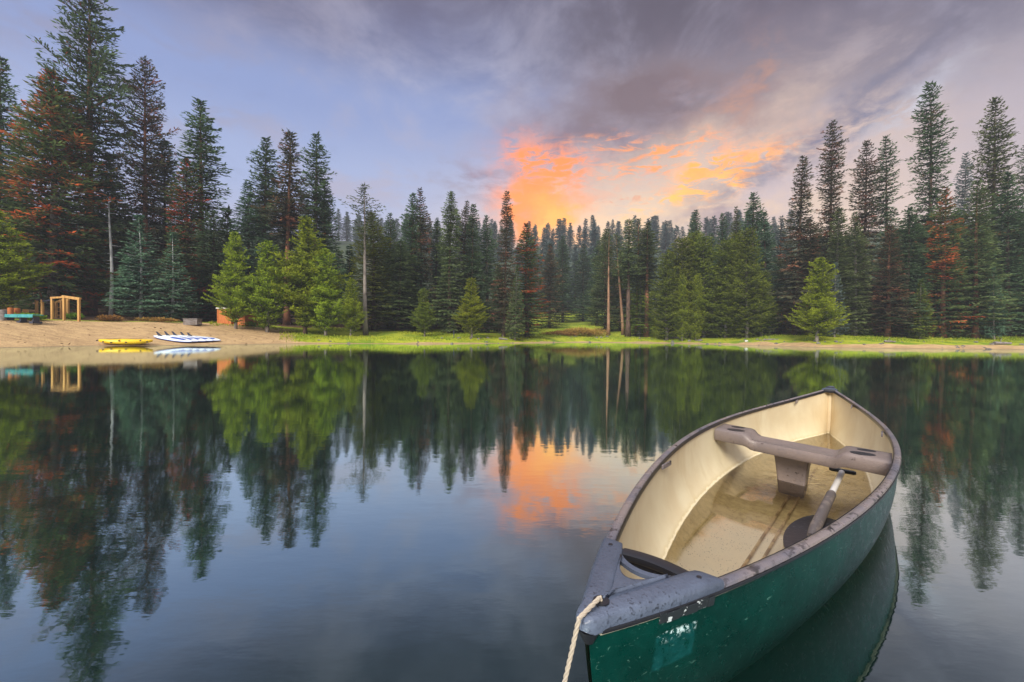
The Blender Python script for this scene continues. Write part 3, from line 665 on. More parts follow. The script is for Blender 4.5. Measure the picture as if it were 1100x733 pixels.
t.l.new(t.math('ADD', t.noise(oc, 5, 3), t.math('MULTIPLY', scr, .3)), bp.inputs['Height']); t.l.new(bp.outputs[0], b.inputs['Normal'])
V_, F_ = hullmesh(0, 0)
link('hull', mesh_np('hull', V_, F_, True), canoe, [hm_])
# cream liner
li = bpy.data.materials.new('liner_cream'); li.use_nodes = True; t = NT(li.node_tree); b = t.n['Principled BSDF']
oc = t.new('ShaderNodeTexCoord').outputs['Object']; sz = t.new('ShaderNodeSeparateXYZ'); t.l.new(oc, sz.inputs[0])
n1 = t.noise(oc, 3.2, 5, .6); n2 = t.noise(oc, 22, 6, .7); n3 = t.noise(t.mapping(oc, (1, 1, .25)), 9, 4, .6)
c = t.mix(t.smooth(n1, .3, .7), (.60, .50, .33), (.68, .60, .42))
c = t.mix(t.math('MULTIPLY', t.smooth(n3, .52, .72), .35), c, (.50, .38, .21))
c = t.mix(t.math('MULTIPLY', t.smooth(sz.outputs[0], 1.7, 2.5), .35), c, (.56, .38, .20))
wl = t.math('MULTIPLY_ADD', t.math('SUBTRACT', n2, .5), .03, sz.outputs[2])
low = t.smooth(wl, .015, -.025)
silt = t.mix(t.smooth(n2, .38, .66), (.56, .43, .20), (.38, .27, .11))
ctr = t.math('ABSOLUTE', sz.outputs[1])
sky_sheen = t.math('MULTIPLY', t.smooth(t.math('MULTIPLY_ADD', n1, .10, ctr), .30, .26), t.smooth(t.math('MULTIPLY_ADD', n1, .12, sz.outputs[0]), -.34, -.40))
silt = t.mix(t.math('MULTIPLY', sky_sheen, .8), silt, (.84, .76, .60))  # sky reflection on the rainwater painted as a paler patch of floor
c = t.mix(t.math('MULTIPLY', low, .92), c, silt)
sp_ = t.new('ShaderNodeTexVoronoi'); t.l.new(oc, sp_.inputs['Vector']); sp_.inputs['Scale'].default_value = 85
c = t.mix(t.math('MULTIPLY', t.math('MULTIPLY', t.smooth(sp_.outputs['Distance'], .22, .12), low), t.smooth(n3, .42, .55)), c, (.07, .045, .02))
c = t.mix(t.math('MULTIPLY', band(wl, -.012, -.004, .003), .7), c, (.78, .70, .52))
t.l.new(c, b.inputs['Base Color']); b.inputs['Roughness'].default_value = .5; b.inputs['Specular IOR Level'].default_value = .3
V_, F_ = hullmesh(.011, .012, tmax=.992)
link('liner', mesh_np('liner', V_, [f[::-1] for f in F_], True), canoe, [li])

# plastics
def speck(name, base, dark, sc=60, lo=.62, hi=.68, rough=.4, tone=None):
    m = bpy.data.materials.new(name); m.use_nodes = True; t = NT(m.node_tree); b = t.n['Principled BSDF']
    oc = t.new('ShaderNodeTexCoord').outputs['Object']; a = t.noise(oc, sc, 4, .6); l = t.noise(oc, 4, 5, .65)
    c = t.mix(t.smooth(l, .35, .65), base, tone or tuple(q*.72 for q in base))
    f = t.math('MULTIPLY', t.smooth(a, lo, hi), t.smooth(t.noise(oc, 7, 3), .4, .6)); c = t.mix(f, c, dark)
    t.l.new(c, b.inputs['Base Color']); t.l.new(t.ramp(l, [(.3, rough-.12), (.7, rough+.12)]), b.inputs['Roughness'])
    bp = t.new('ShaderNodeBump'); bp.inputs['Strength'].default_value = .5; bp.inputs['Distance'].default_value = .003
    t.l.new(t.math('ADD', t.noise(oc, 120, 3), a), bp.inputs['Height']); t.l.new(bp.outputs[0], b.inputs['Normal']); return m
M['rail'] = speck('rail_vinyl', (.20, .165, .165), (.022, .018, .02), 46, .53, .59, .32, (.12, .115, .145))
M['deckp'] = speck('deck_plastic', (.10, .125, .185), (.025, .03, .045), 110, .55, .68, .38, (.06, .075, .115))
M['seatp'] = speck('seat_plastic', (.205, .16, .145), (.05, .035, .03), 60, .60, .68, .42, (.155, .125, .12))
M['black'] = mat('black_plastic', (.012, .013, .018), .38, .5, bump=(40, .2, .002)); M['trim'] = mat('cream_edge', (.42, .39, .30), .5, noise=(9, (.12, .13, .11), .5, .65))
M['steel'] = mat('steel_screw', (.4, .4, .42), .35, metallic=1)

def edge_strip(t0, t1, prof, side, n=60):
    """profile points (offset outward from the gunwale, height above it) swept along one side"""
    rings = []
    for i in range(n+1):
        t_ = t0+(t1-t0)*i/n; x = t_*HL; e = 1e-3
        dx_, dy_ = e*HL*2, gb(t_+e)-gb(t_-e); l = math.hypot(dx_, dy_); nx_, ny_ = -dy_/l, dx_/l
        rings.append([(x+o*nx_, side*(gb(t_)+o*ny_), gz(t_)+h_) for o, h_ in prof])
    return rings
P_rail = [(-.016, -.018), (-.0170, -.002), (-.014, .0025), (-.006, .0050), (.003, .0045), (.0088, .001), (.0105, -.005), (.008, -.010)]
P_in = [(-.0190, -.020), (-.0203, -.004), (-.0178, .0010), (-.0162, -.004), (-.0155, -.020)]
P_blk = [(.003, -.0155), (.0120, -.0145), (.0128, -.0090), (.0120, -.0065), (.003, -.0085)]
P_crm = [(.000, -.0210), (.0065, -.0200), (.0075, -.0160), (.000, -.0150)]
for sd_ in (-1, 1):
    g = MB().loft(edge_strip(-.965, .985, P_rail, sd_, 90)).build('gunwale', M['rail'], canoe, True)
    MB().loft(edge_strip(-.965, .985, P_in, sd_, 90)).build('inner_trim', M['black'], g, True)
    MB().loft(edge_strip(-.99, .99, P_blk, sd_, 90)).build('outer_trim', M['black'], g, True)
    MB().loft(edge_strip(-.99, .99, P_crm, sd_, 90)).build('hull_edge', M['trim'], g, True)
    for tc_ in ((-.42, .74) if sd_ > 0 else (.74, .30)):               # small clips inside the rail
        MB().box((tc_*HL, sd_*(gb(tc_)-.031), gz(tc_)-.022), (.10, .008, .022)).build('rail_clip', M['rail'], g, bevel=.003)

# bow deck plate: two arms meeting at the nose, sunken web, carry handle, rope hole
def arm(side, t1, wid):
    rings = []; ts = [-1.0075, -1.0065, -1.004, -1.0, -.993, -.985]+[-.975+(t1+.975)*k/22 for k in range(23)]
    for t_ in ts:
        tt_ = max(t_, -.9995); x = t_*HL; q = (t_+1.0075)/(t1+1.0075)
        blunt = .030*math.sqrt(max(0., 1-((-.985-t_)/.0228)**2)) if t_ < -.985 else .030
        yb = max(gb(tt_)+.0125, blunt) if t_ > -1.004 else max(blunt, .004); z = gz(tt_)+.010
        end = 1 if q < .95 else 1-.5*((q-.95)/.05)**2
        nose = min(1, (t_+1.0075)/.006); dz_ = -.010*(1-nose)**2
        yi = max(0.0004, yb-wid*(1 if q < .9 else 1-.10*(q-.9)/.1)); yo = yb
        tp = .0095*end
        wd_ = yo-yi
        rings.append([(x, side*yi, z-.014), (x, side*yi, z+tp*.62+dz_), (x, side*(yi+min(.003, wd_*.1)), z+tp*.92+dz_), (x, side*(yi+wd_*.3), z+tp+dz_), (x, side*(yo-wd_*.22), z+tp*.93+dz_), (x, side*(yo-min(.006, wd_*.12)), z+tp*.72+dz_), (x, side*(yo-min(.0015, wd_*.05)), z+tp*.2+dz_), (x, side*yo, z-.008), (x, side*(yo-.002), z-.021+.008*(1-nose))])
    return MB().loft(rings)
T_ARM = -.845
dk = tag(bpy.data.objects.new('deck_plate', None)); COL.objects.link(dk); dk.parent = canoe
me_dk = MB(); 
for sd_ in (-1, 1):
    a_ = arm(sd_, T_ARM, .062); me_dk.add(a_.v, a_.f)
bpy.data.objects.remove(dk)
# nose block
def gout(t_): return gb(max(t_, -.9995))+.010
dk = me_dk.build('deck_plate', M['deckp'], canoe, True, angle=55)
# recessed web between the arms
web = MB(); rows = []
n = 14; t_a, t_b = -.970, -.885
top = []; 
for i in range(n+1):
    t_ = t_a+(t_b-t_a)*i/n; w_ = max(.002, gb(t_)+.012-.058); zc = gz(t_)+.010
    row = []
    for j in range(-8, 9):
        q = j/8; back = .055*(abs(q)**2.2-1)*(i/n)**2*-1*0
        xx = t_*HL-(.075*(1-abs(q)**2.0))*(i/n)**1.5
        row.append((xx, q*w_, zc+.004))
    rows.append(row)
Vw = [p for r_ in rows for p in r_]; Fw = [(i*17+j, i*17+j+1, (i+1)*17+j+1, (i+1)*17+j) for i in range(n) for j in range(16)]
me = mesh_np('web', Vw, Fw, True); o = link('deck_web', me, dk, [M['deckp']]); m = o.modifiers.new('solid', 'SOLIDIFY'); m.thickness = .012; m.offset = -1
# black strips put in as the shade of the gap round the web
for sd_ in (-1, 1):
    pts = []
    for i in range(16):
        t_ = -.978+(T_ARM-.030+.978)*i/15; w_ = max(.004, gb(t_)+.012-.061); pts.append((t_*HL, sd_*w_, gz(t_)+.010+.0050))
    MB().tube(pts, .0032, 6).build('gap_shade_strip', M['black'], dk, True)
# carry handle: dark bar with a curved front lip
th = -.862; wh = gb(th)-.046; zh = gz(th)
rings = []
for i in range(19):
    q = -1+2*i/18; xb = th*HL+.012*(1-q*q)+ (0)
    hh_ = .016+.008*abs(q)**3; rings.append([(xb-.015, q*wh, zh+.012-.012), (xb-.016, q*wh, zh+.012), (xb+.004, q*wh, zh+.016), (xb+.020, q*wh, zh+.012), (xb+.022, q*wh, zh-.030), (xb+.012, q*wh, zh-.032), (xb+.010, q*wh, zh-.004), (xb-.010, q*wh, zh-.006)])
MB().loft(rings).build('carry_handle', M['black'], dk, True)
rings = []
for i in range(19):
    q = -1+2*i/18; xb = th*HL-.038-.020*(1-q*q)+.022*abs(q)**2; wd = .007+.010*abs(q)**4
    rings.append([(xb-wd, q*(wh+.004), zh+.004), (xb-wd, q*(wh+.004), zh+.013), (xb+wd, q*(wh+.004), zh+.014), (xb+wd, q*(wh+.004), zh+.002)])
MB().loft(rings).build('handle_lip', M['deckp'], dk, True)
# rope hole: dark ring and well in the nose
hx_ = -.983*HL+.020; hz_ = gz(-.99)+.0235
MB().tube([(hx_, 0, hz_-.045), (hx_, 0, hz_-.0025)], [.016, .016], 20).build('rope_hole', M['black'], dk, True)
V = []; 
ring = MB()
for k in range(1):
    pts = [(hx_+.0215*math.cos(a_), .0215*math.sin(a_), hz_-.001) for a_ in [i*2*math.pi/24 for i in range(25)]]
    ring.tube(pts, .0035, 6)
MB().tube([(-.995*HL, 0, gz(-1)-.010), (-.995*HL, 0, gz(-1)-.038)], [.024, .010], 10).build('nose_cap', M['black'], dk, True)
for sd_ in (-1, 1):
    ts = T_ARM-.018; ys = sd_*(gb(ts)-.016)
    MB().tube([(ts*HL, ys, gz(ts)+.012), (ts*HL, ys, gz(ts)+.0205)], [.0065, .0055], 10).build('screw', M['black'], dk, True)
# old maker's strip under the arm, worn beyond reading
ts0 = -.932
strip = MB(); 
for i in range(9):
    ta = ts0+i*.0078; tb_ = ta+.0078
    Va = [(ta*HL, -(gb(ta)+.0155), gz(ta)-.010), (tb_*HL, -(gb(tb_)+.0155), gz(tb_)-.010), (tb_*HL, -(gb(tb_)+.0125), gz(tb_)-.030), (ta*HL, -(gb(ta)+.0125), gz(ta)-.030)]
    strip.add(Va, [(0, 1, 2, 3)])
M['strip'] = mat('worn_strip', (.02, .025, .03), .4, noise=(48, (.55, .60, .62), .55, .6, (1, 1, 1)))
o = strip.build('maker_strip', M['strip'], canoe); m = o.modifiers.new('solid', 'SOLIDIFY'); m.thickness = .002
# stern deck: small plate with a hand hole
sdp = MB(); rings = []
for i in range(9):
    q = i/8; t_ = .962+.045*q; tt_ = min(t_, .9995); yb = gb(tt_)+.014; z = gz(tt_)+.012
    if q == 1: yb = .03
    rings.append([(t_*HL, -yb, z-.02), (t_*HL, -yb, z), (t_*HL, -yb*.6, z+.008), (t_*HL, 0, z+.010), (t_*HL, yb*.6, z+.008), (t_*HL, yb, z), (t_*HL, yb, z-.02)])
sdk = sdp.loft(rings).build('stern_plate', M['deckp'], canoe, True)
MB().box((.955*HL, 0, gz(.955)-.004), (.035, 2*gb(.955)-.01, .030)).build('carry_handle', M['black'], sdk, bevel=.008)
hv = [(.978*HL+.022*math.cos(a_), .034*math.sin(a_), gz(.978)+.0235) for a_ in [i*2*math.pi/20 for i in range(20)]]
MB().loft([hv, [(x_, y_, z_-.02) for x_, y_, z_ in hv]]).build('hand_hole', M['black'], sdk, True)

# seat: moulded beam with raised ends, dished middle, cup holes, pedestal
ST = SEAT_T; xs = ST*HL; ws = gb(ST)-.020; zs_ = gz(ST)-.030; SW = .120
rings = []; nn_ = 40
for i in range(nn_+1):
    q = -1+2*i/nn_; a_ = abs(q); dish = ss(a_, .46, .58)
    zt = zs_-.034+.034*float(dish); hw = SW*(.84+.16*float(ss(a_, .42, .56)))
    zb_ = zt-.075+.012*(1-float(dish))
    rings.append([(xs-hw*.92+SKEW*q*ws, q*ws, zb_), (xs-hw+SKEW*q*ws, q*ws, zb_+.012), (xs-hw+SKEW*q*ws, q*ws, zt-.014), (xs-hw*.93+SKEW*q*ws, q*ws, zt-.003), (xs-hw*.5+SKEW*q*ws, q*ws, zt-.006*(1-float(dish))), (xs+SKEW*q*ws, q*ws, zt-.010*(1-float(dish))), (xs+hw*.5+SKEW*q*ws, q*ws, zt-.006*(1-float(dish))), (xs+hw*.93+SKEW*q*ws, q*ws, zt-.003), (xs+hw+SKEW*q*ws, q*ws, zt-.014), (xs+hw+SKEW*q*ws, q*ws, zb_+.012), (xs+hw*.92+SKEW*q*ws, q*ws, zb_)])
seat = MB().loft(rings).build('seat', M['seatp'], canoe, True, angle=50)
for sd_ in (-1, 1):
    for dx_, a1, b1 in ((-.045, .034, .052), (.055, .026, .040)):
        yc = sd_*(ws-.115+(.012 if dx_ > 0 else 0)); 
        el_ = [(xs+SKEW*yc+dx_+a1*math.cos(k*math.pi/12), yc+b1*math.sin(k*math.pi/12), zs_+.0015) for k in range(24)]
        MB().loft([el_, [(p[0], p[1], p[2]-.012) for p in el_]]).build('cup_hole', M['black'], seat, True)
ped = MB(); rings = []
for i in range(9):
    q = i/8; z_ = zs_-.09-(zs_-.09-(KEEL+.013))*q; hw = .105-.038*q**.6; hd = .075-.012*q; xp = xs+.13; yp = .022
    rings.append([(xp-hd-SKEW*hw, yp-hw, z_), (xp-hd+SKEW*hw, yp+hw, z_), (xp+hd+SKEW*hw, yp+hw, z_), (xp+hd-SKEW*hw, yp-hw, z_)])
pd = ped.loft(rings).build('pedestal', M['seatp'], canoe, bevel=.012, seg=3)
# keel ribs moulded on the floor
for x0, x1 in ((-1.70, xs+.05), (xs+.2, 1.95)):
    for yy in (-.024, .024):
        pts = [(x0+(x1-x0)*k/12, yy, kz((x0+(x1-x0)*k/12)/HL)+.013+.006) for k in range(13)]
        MB().tube(pts, .007, 6).build('keel_rib', M['rib'] if 'rib' in M else M.setdefault('rib', mat('rib_cream', (.50, .36, .18), .5, noise=(14, (.22, .14, .06), .45, .6))), canoe, True)
for sd_ in (-1, 1):                                                # moulded chine ridge near the stern
    pts = [(.30*HL, sd_*.36, -.012), (.42*HL, sd_*.385, .035), (.50*HL, sd_*.36, .10)]
    pts = []
    for k in range(9):
        t_ = .30+.22*k/8; r_ = .16+.10*k/8; y_, z_ = sect(t_, r_, .013, .012); pts.append((t_*HL, sd_*y_, z_))
    MB().tube(pts, [.004]*9, 6).build('hull_ridge', li, canoe, True)
# stem fillet inside the stern
pts = [(.992*HL+rake(.992, r_)-.022, 0, kz(.99)+.02+(gz(.99)-kz(.99)-.05)*r_) for r_ in [k/8 for k in range(9)]]
MB().tube(pts, .016, 8).build('stem_fillet', li, canoe, True)

# rainwater lying in the canoe
bw = bpy.data.materials.new('rain_water'); bw.use_nodes = True; t = NT(bw.node_tree); t.n.clear()
oc = t.new('ShaderNodeTexCoord').outputs['Object']
bp = t.new('ShaderNodeBump'); bp.inputs['Strength'].default_value = .6; bp.inputs['Distance'].default_value = .5
near_s = t.new('ShaderNodeVectorMath', operation='DISTANCE'); t.l.new(oc, near_s.inputs[0]); near_s.inputs[1].default_value = (xs+.12, -.16, 0)
rip = t.math('MULTIPLY', t.noise(oc, 9, 4, .6, 1.0), t.smooth(near_s.outputs['Value'], .62, .2))
t.l.new(t.math('MULTIPLY', rip, .03), bp.inputs['Height'])
gl = t.new('ShaderNodeBsdfGlossy'); gl.inputs['Roughness'].default_value = .015; gl.inputs['Color'].default_value = (1, .97, .92, 1); t.l.new(bp.outputs[0], gl.inputs['Normal'])
tp = t.new('ShaderNodeBsdfTransparent'); tp.inputs[0].default_value = (.98, .96, .90, 1)
fr = t.new('ShaderNodeFresnel'); fr.inputs[0].default_value = 1.6; t.l.new(bp.outputs[0], fr.inputs['Normal'])
mx = t.new('ShaderNodeMixShader'); t.l.new(fr.outputs[0], mx.inputs[0]); t.l.new(tp.outputs[0], mx.inputs[1]); t.l.new(gl.outputs[0], mx.inputs[2])
o = t.new('ShaderNodeOutputMaterial'); t.l.new(mx.outputs[0], o.inputs[0])
WZ = -.012; Pw = []
def inner_y(t_, z):
    lo, hi = 0., 1.
    for _ in range(30):
        m_ = (lo+hi)/2
        if sect(t_, m_, .011, .012)[1] < z: lo = m_
        else: hi = m_
    return sect(t_, lo, .011, .012)[0]+.004, lo
tsn = [-.97+1.94*k/60 for k in range(61)]
for t_ in tsn:
    y_, r_ = inner_y(t_, WZ); Pw.append((t_*HL+rake(t_, r_), -y_, WZ))
for t_ in tsn[::-1]:
    y_, r_ = inner_y(t_, WZ); Pw.append((t_*HL+rake(t_, r_), y_, WZ))
o = link('rainwater', mesh_np('rainwater', Pw, [tuple(range(len(Pw)))]), None, [bw]); o.location = canoe.location; o.rotation_euler = canoe.rotation_euler
tag(o, 'shallow rainwater lying in the bottom of the green canoe', 'water', kind='stuff')

def cw(x, y, z):   # canoe place -> world
    c_, s_ = math.cos(CANG), math.sin(CANG); return Vector(((BX+SX)/2+x*c_-y*s_, (BY+SY)/2+x*s_+y*c_, z))
# paddle: blade on the floor, grip raised behind the seat's near side
PA, PB_ = Vector(PAD_A), Vector(PAD_B)            # grip end, shaft foot
pad = tag(empty('paddle', cw(*PB_), CANG), 'paddle with black blade and grey shaft lying in the canoe beside the seat', 'paddle')
dv = (PA-PB_); Lp = dv.length; d_ = dv.normalized()
M['alu'] = mat('shaft_white', (.62, .60, .60), .35, .5); M['sleeve'] = mat('shaft_sleeve', (.10, .085, .085), .5, noise=(26, (.17, .14, .13), .5, .62)); M['blade'] = mat('blade_black', (.012, .013, .018), .3, .5, noise=(60, (.07, .075, .09), .60, .68), bump=(30, .4, .004))
MB().tube([d_*Lp*.56, d_*Lp*.97], .0145, 14).build('shaft', M['alu'], pad, True)
MB().tube([d_*-.02, d_*Lp*.04, d_*Lp*.10, d_*Lp*.57, d_*Lp*.59], [.016, .021, .023, .021, .016], 14).build('grip_sleeve', M['sleeve'], pad, True)
sdv = d_.cross(Vector((0, 0, 1))).normalized()
MB().tube([d_*Lp-sdv*.062, d_*Lp-sdv*.05, d_*Lp+sdv*.05, d_*Lp+sdv*.062], [.008, .012, .012, .008], 12).build('handle', M['black'], pad, True)
bl = []; up_ = Vector((0, 0, 1)); hd_ = Vector((d_.x, d_.y, 0)).normalized()
for i in range(15):
    q = i/14; wq = .115*(min(1, math.sin(math.pi*min(1, (q*.86+.07)))**.42)); xx = .27-q*.50; sh_ = -.018
    bl.append([hd_*xx+sdv*(wq*k_-sh_)+up_*(BLZ-PB_.z+.006*(1-abs(k_))+.0*q+(.004 if s_ > 0 else -.004)) for s_, ks in ((1, (-1, -.5, -.12, .12, .5, 1)), (-1, (1, .5, -.5, -1))) for k_ in ks])
MB().loft(bl).build('blade', M['blade'], pad, True)

# mooring rope through the nose hole
M['rope'] = mat('rope', (.42, .36, .29), .8, .2)
rp = MB(); h0 = cw(hx_+.004, 0, hz_-.02); top_ = cw(hx_-.004, .001, hz_+.004); edge = cw(-1.0085*HL, .004, gz(-1)+.018)
path = [h0, top_, edge]
endp = Vector(ROPE_END); 
for k in range(1, 30):
    q = k/29; p = edge.lerp(endp, q); p.z -= .012*math.sin(math.pi*q)*(1 if q < 1 else 0); path.append(p)
fine_ = []
for a_, b__ in zip(path[:-1], path[1:]):
    n = max(2, int((b__-a_).length/.004)); fine_ += [a_.lerp(b__, k/n) for k in range(n)]
for st in range(3):
    pts = []
    for k, p in enumerate(fine_):
        d = (fine_[min(k+1, len(fine_)-1)]-fine_[max(k-1, 0)]).normalized(); u_ = d.cross(Vector((.3, .9, .1))).normalized(); v_ = d.cross(u_)
        an = k*.6+st*2.094; pts.append(p+(u_*math.cos(an)+v_*math.sin(an))*.0022)
    rp.tube(pts, .0026, 6)
tag(rp.build('mooring_rope', M['rope'], None, True), 'off-white twisted rope hanging from the nose of the canoe', 'rope')

# the lake surface, open where the canoe's hull displaces it
from mathutils.geometry import tessellate_polygon
def outer_y(t_):
    lo, hi = 0., 1.
    for _ in range(30):
        m_ = (lo+hi)/2
        if sect(t_, m_)[1] < 0: lo = m_
        else: hi = m_
    return max(.001, sect(t_, lo)[0]-.006), lo
hole = []
for sg, seq in ((-1, tsn), (1, tsn[::-1])):
    for t_ in seq:
        y_, r_ = outer_y(t_*.999); hole.append(cw(t_*.999*HL+rake(t_, r_), sg*y_, 0))
rect = [Vector(p) for p in ((-84, -60, 0), (84, -60, 0), (84, 60, 0), (-84, 60, 0))]
mid = [Vector(p) for p in ((-8, -4, 0), (12, -4, 0), (12, 12, 0), (-8, 12, 0))]
tri = tessellate_polygon([mid, hole]); allp = mid+hole
Vl = [tuple(p) for p in allp]; Fl = [tuple(f) for f in tri]; nb = len(Vl); Vl += [tuple(p) for p in rect]
for k in range(4): Fl.append((nb+k, nb+(k+1) % 4, (k+1) % 4, k))
me = mesh_np('water', Vl, [list(f) for f in Fl]); bm = bmesh.new(); bm.from_mesh(me); bmesh.ops.recalc_face_normals(bm, faces=bm.faces)
for f in bm.faces:
    if f.normal.z < 0: f.normal_flip()
bm.to_mesh(me); bm.free()
tag(link('water', me, None, [wm]), kind='structure')
# ------------------------------------------------------------------ things on the far shore
def ground_at(x, y):
    """the spot on the shore seen at picture place (x, y), found on the terrain itself"""
    ds = np.linspace(18, 95, 900); X = at(x, ds); hz_ = height(X, ds); rz_ = zat(x, y, ds)
    k = np.argmax(hz_ >= rz_); d = ds[k] if hz_[k] >= rz_[k] else 40
    return Vector((at(x, d), d, float(height(np.array([at(x, d)]), np.array([d]))[0])))
def on(X, Y): return float(height(np.array([X]), np.array([Y]))[0])
M['timber'] = mat('yellow_timber', (.52, .30, .10), .7, .3, noise=(6, (.38, .20, .07), .4, .65, (1, 1, .2)))
M['teal'] = mat('teal_paint', (.035, .24, .27), .6, .4, noise=(5, (.06, .32, .34), .4, .6)); M['dark'] = mat('dark_steel', (.03, .035, .06), .5)
M['yellow'] = mat('yellow_plastic', (.80, .50, .005), .4, .5, noise=(7, (.70, .40, .01), .45, .65)); M['white'] = mat('white_board', (.74, .78, .82), .3, .5, noise=(8, (.62, .68, .74), .5, .7))
M['blue'] = mat('blue_board', (.03, .08, .42), .3, .5); M['orange'] = mat('orange_boards', (.50, .17, .05), .7, .3, noise=(9, (.40, .12, .035), .4, .6, (3, 3, .3)))
M['tin'] = mat('pale_roof', (.62, .60, .56), .5); M['greyw'] = mat('grey_wood', (.22, .20, .20), .85, .2, noise=(9, (.14, .12, .11), .4, .6, (.3, 1, 1)))
M['stone'] = mat('stone', (.20, .18, .18), .85, .3, noise=(6, (.10, .09, .09), .4, .6)); M['stonew'] = mat('pale_stone', (.62, .62, .62), .8)

# timber play frame: eight posts, top beams and rungs
B = ground_at(66, 344); PX = FPX/B.y
fr_ = tag(empty('play_frame', B), 'open frame of yellow timber posts and beams on the sand beneath the red-boughed fir', 'play frame')
posts = {}
for x, top, dy in ((39.6, 322.5, .9), (45.7, 322, .3), (56.3, 320.5, 0), (60.7, 325, 1.3), (66, 323, 1.3), (69, 319.8, 0), (73, 322.5, 1.2), (84.9, 322, 0)):
    Y = B.y+dy; X = at(x, Y); z0 = on(X, Y)-.2; zt = zat(x, top, Y); posts[x] = Vector((X, Y, zt))-B
    MB().box((X-B.x, dy, (z0+zt)/2-B.z), (.125, .125, zt-z0)).build('post', M['timber'], fr_, bevel=.012)
def beam(a, b_, s_=.11, up=.0, mt='timber', nm='beam'):
    a = posts[a]+Vector((0, 0, up)); b_ = posts[b_]+Vector((0, 0, up)); d = b_-a; q = d.to_track_quat('X', 'Z').to_matrix()
    MB().box((a+b_)/2, (d.length+.2, s_, s_*1.15), M=q).build(nm, M[mt], fr_, bevel=.01)
beam(56.3, 69, up=.02); beam(69, 84.9, .15, .05); beam(60.7, 66, up=.0); beam(66, 73, up=.0); beam(39.6, 45.7, .08, .0, 'dark'); beam(45.7, 56.3, .08, -.12, 'dark')
for k in range(5):
    a = posts[60.7]; b_ = posts[66]; z = a.z-.35-.28*k
    MB().tube([(a.x, a.y, z), (b_.x, b_.y, z)], .025, 8).build('rung', M['timber'], fr_)
# teal bench table on three dark legs
B = ground_at(25, 346.6); w_ = 33/FPX*B.y
t_ = tag(empty('picnic_bench', B), 'long teal covered bench on three dark feet at the left end of the beach', 'bench')
hb = .46
for k in (-1, 1): MB().box((k*w_*.25, 0, hb), (w_*.495, .62, .06)).box((k*w_*.25, -.31, hb-.09), (w_*.49, .03, .15)).build('top', M['teal'], t_, bevel=.01)
for k in (-1, 0, 1):
    xx = k*w_*.41; MB().box((xx, 0, .17), (.10, .34, .42)).box((xx, 0, 0), (.22, .55, .14)).build('leg', M['dark'], t_, bevel=.01)
for x, y, h_, hue in ((4, 341, .62, 'greyw'), (11.5, 338, .62, 'orange'), (18.5, 338, .60, 'orange'), (27.5, 338, .52, 'timber')):
    p = ground_at(x, y+3); o = MB().tube([(0, 0, -.2), (0, 0, h_-.02), (0, 0, h_)], [.15, .145, .12], 10).build('bollard', M[hue], None, True); o.location = p
    tag(o, {4: 'pale grey short post at the very left edge of the beach', 11.5: 'orange short post behind the left end of the teal bench', 18.5: 'orange-brown short post behind the middle of the teal bench', 27.5: 'yellowish short post behind the right end of the teal bench'}[x], 'post', 'short posts behind the bench')

# boats on the beach
def boat_loft(L, Wd, Ht, tipz, n=26, pw=2.2):
    rings = []
    for i in range(n+1):
        q = -1+2*i/n; k = max(.03, (1-abs(q)**pw)**.75); z = tipz*abs(q)**3
        r_ = []
        for j in range(16):
            a = 2*math.pi*j/16; c_, s_ = math.cos(a), math.sin(a)
            r_.append((q*L/2, Wd/2*k*math.copysign(abs(c_)**.7, c_), z+Ht/2+Ht/2*(.35+.65*k)*math.copysign(abs(s_)**.8, s_)))
        rings.append(r_)
    return MB().loft(rings)
A = ground_at(106, 370.6); Bq = ground_at(164, 371.0); c0 = (A+Bq)/2; ang = math.atan2(Bq.y-A.y, Bq.x-A.x)
k_ = tag(empty('kayak', (c0.x, c0.y, on(c0.x, c0.y)+.0), ang), 'bright yellow sit-on kayak lying at the water edge of the beach', 'kayak')
L = (Bq-A).length
kb = boat_loft(L, .78, .33, .07).build('hull', M['yellow'], k_, True)
M['ydark'] = mat('dark_fitting', (.05, .03, .02), .5)
for xx, yy, a_, b_ in ((-.55, 0, .34, .20), (.45, 0, .30, .19)):
    ring = [(xx+a_*math.cos(q), yy+b_*math.sin(q), .335) for q in [i*math.pi/10 for i in range(20)]]
    MB().loft([[(x_, y_, z_-.03) for x_, y_, z_ in ring], ring, [(xx+(x_-xx)*.8, y_*.8, z_-.004) for x_, y_, z_ in ring]]).build('seat_well', M['ydark'], k_, True)
for xx, zz in ((-1.15, .25), (-.9, .17), (-.2, .24), (.1, .15), (.75, .24), (1.05, .18), (-.55, .13)):
    MB().tube([(xx, -.34, zz), (xx, -.43, zz-.01)], .04, 8).build('fitting', M['ydark'], k_, True)
LBL = ['white and blue paddle board, farthest left of the five upturned boards', 'upturned white and blue paddle board, second from the kayak', 'upturned white paddle board in the middle of the five', 'upturned white and blue paddle board, fourth from the kayak', 'upturned white and blue paddle board at the right end, farthest from the kayak']
proto = None
tails = [(165, 363.0), (174, 363.0), (182, 363.2), (191, 363.4), (198, 363.8)]; noses = [(206, 369.4), (213, 369.4), (221, 369.0), (229, 368.4), (237, 367.6)]
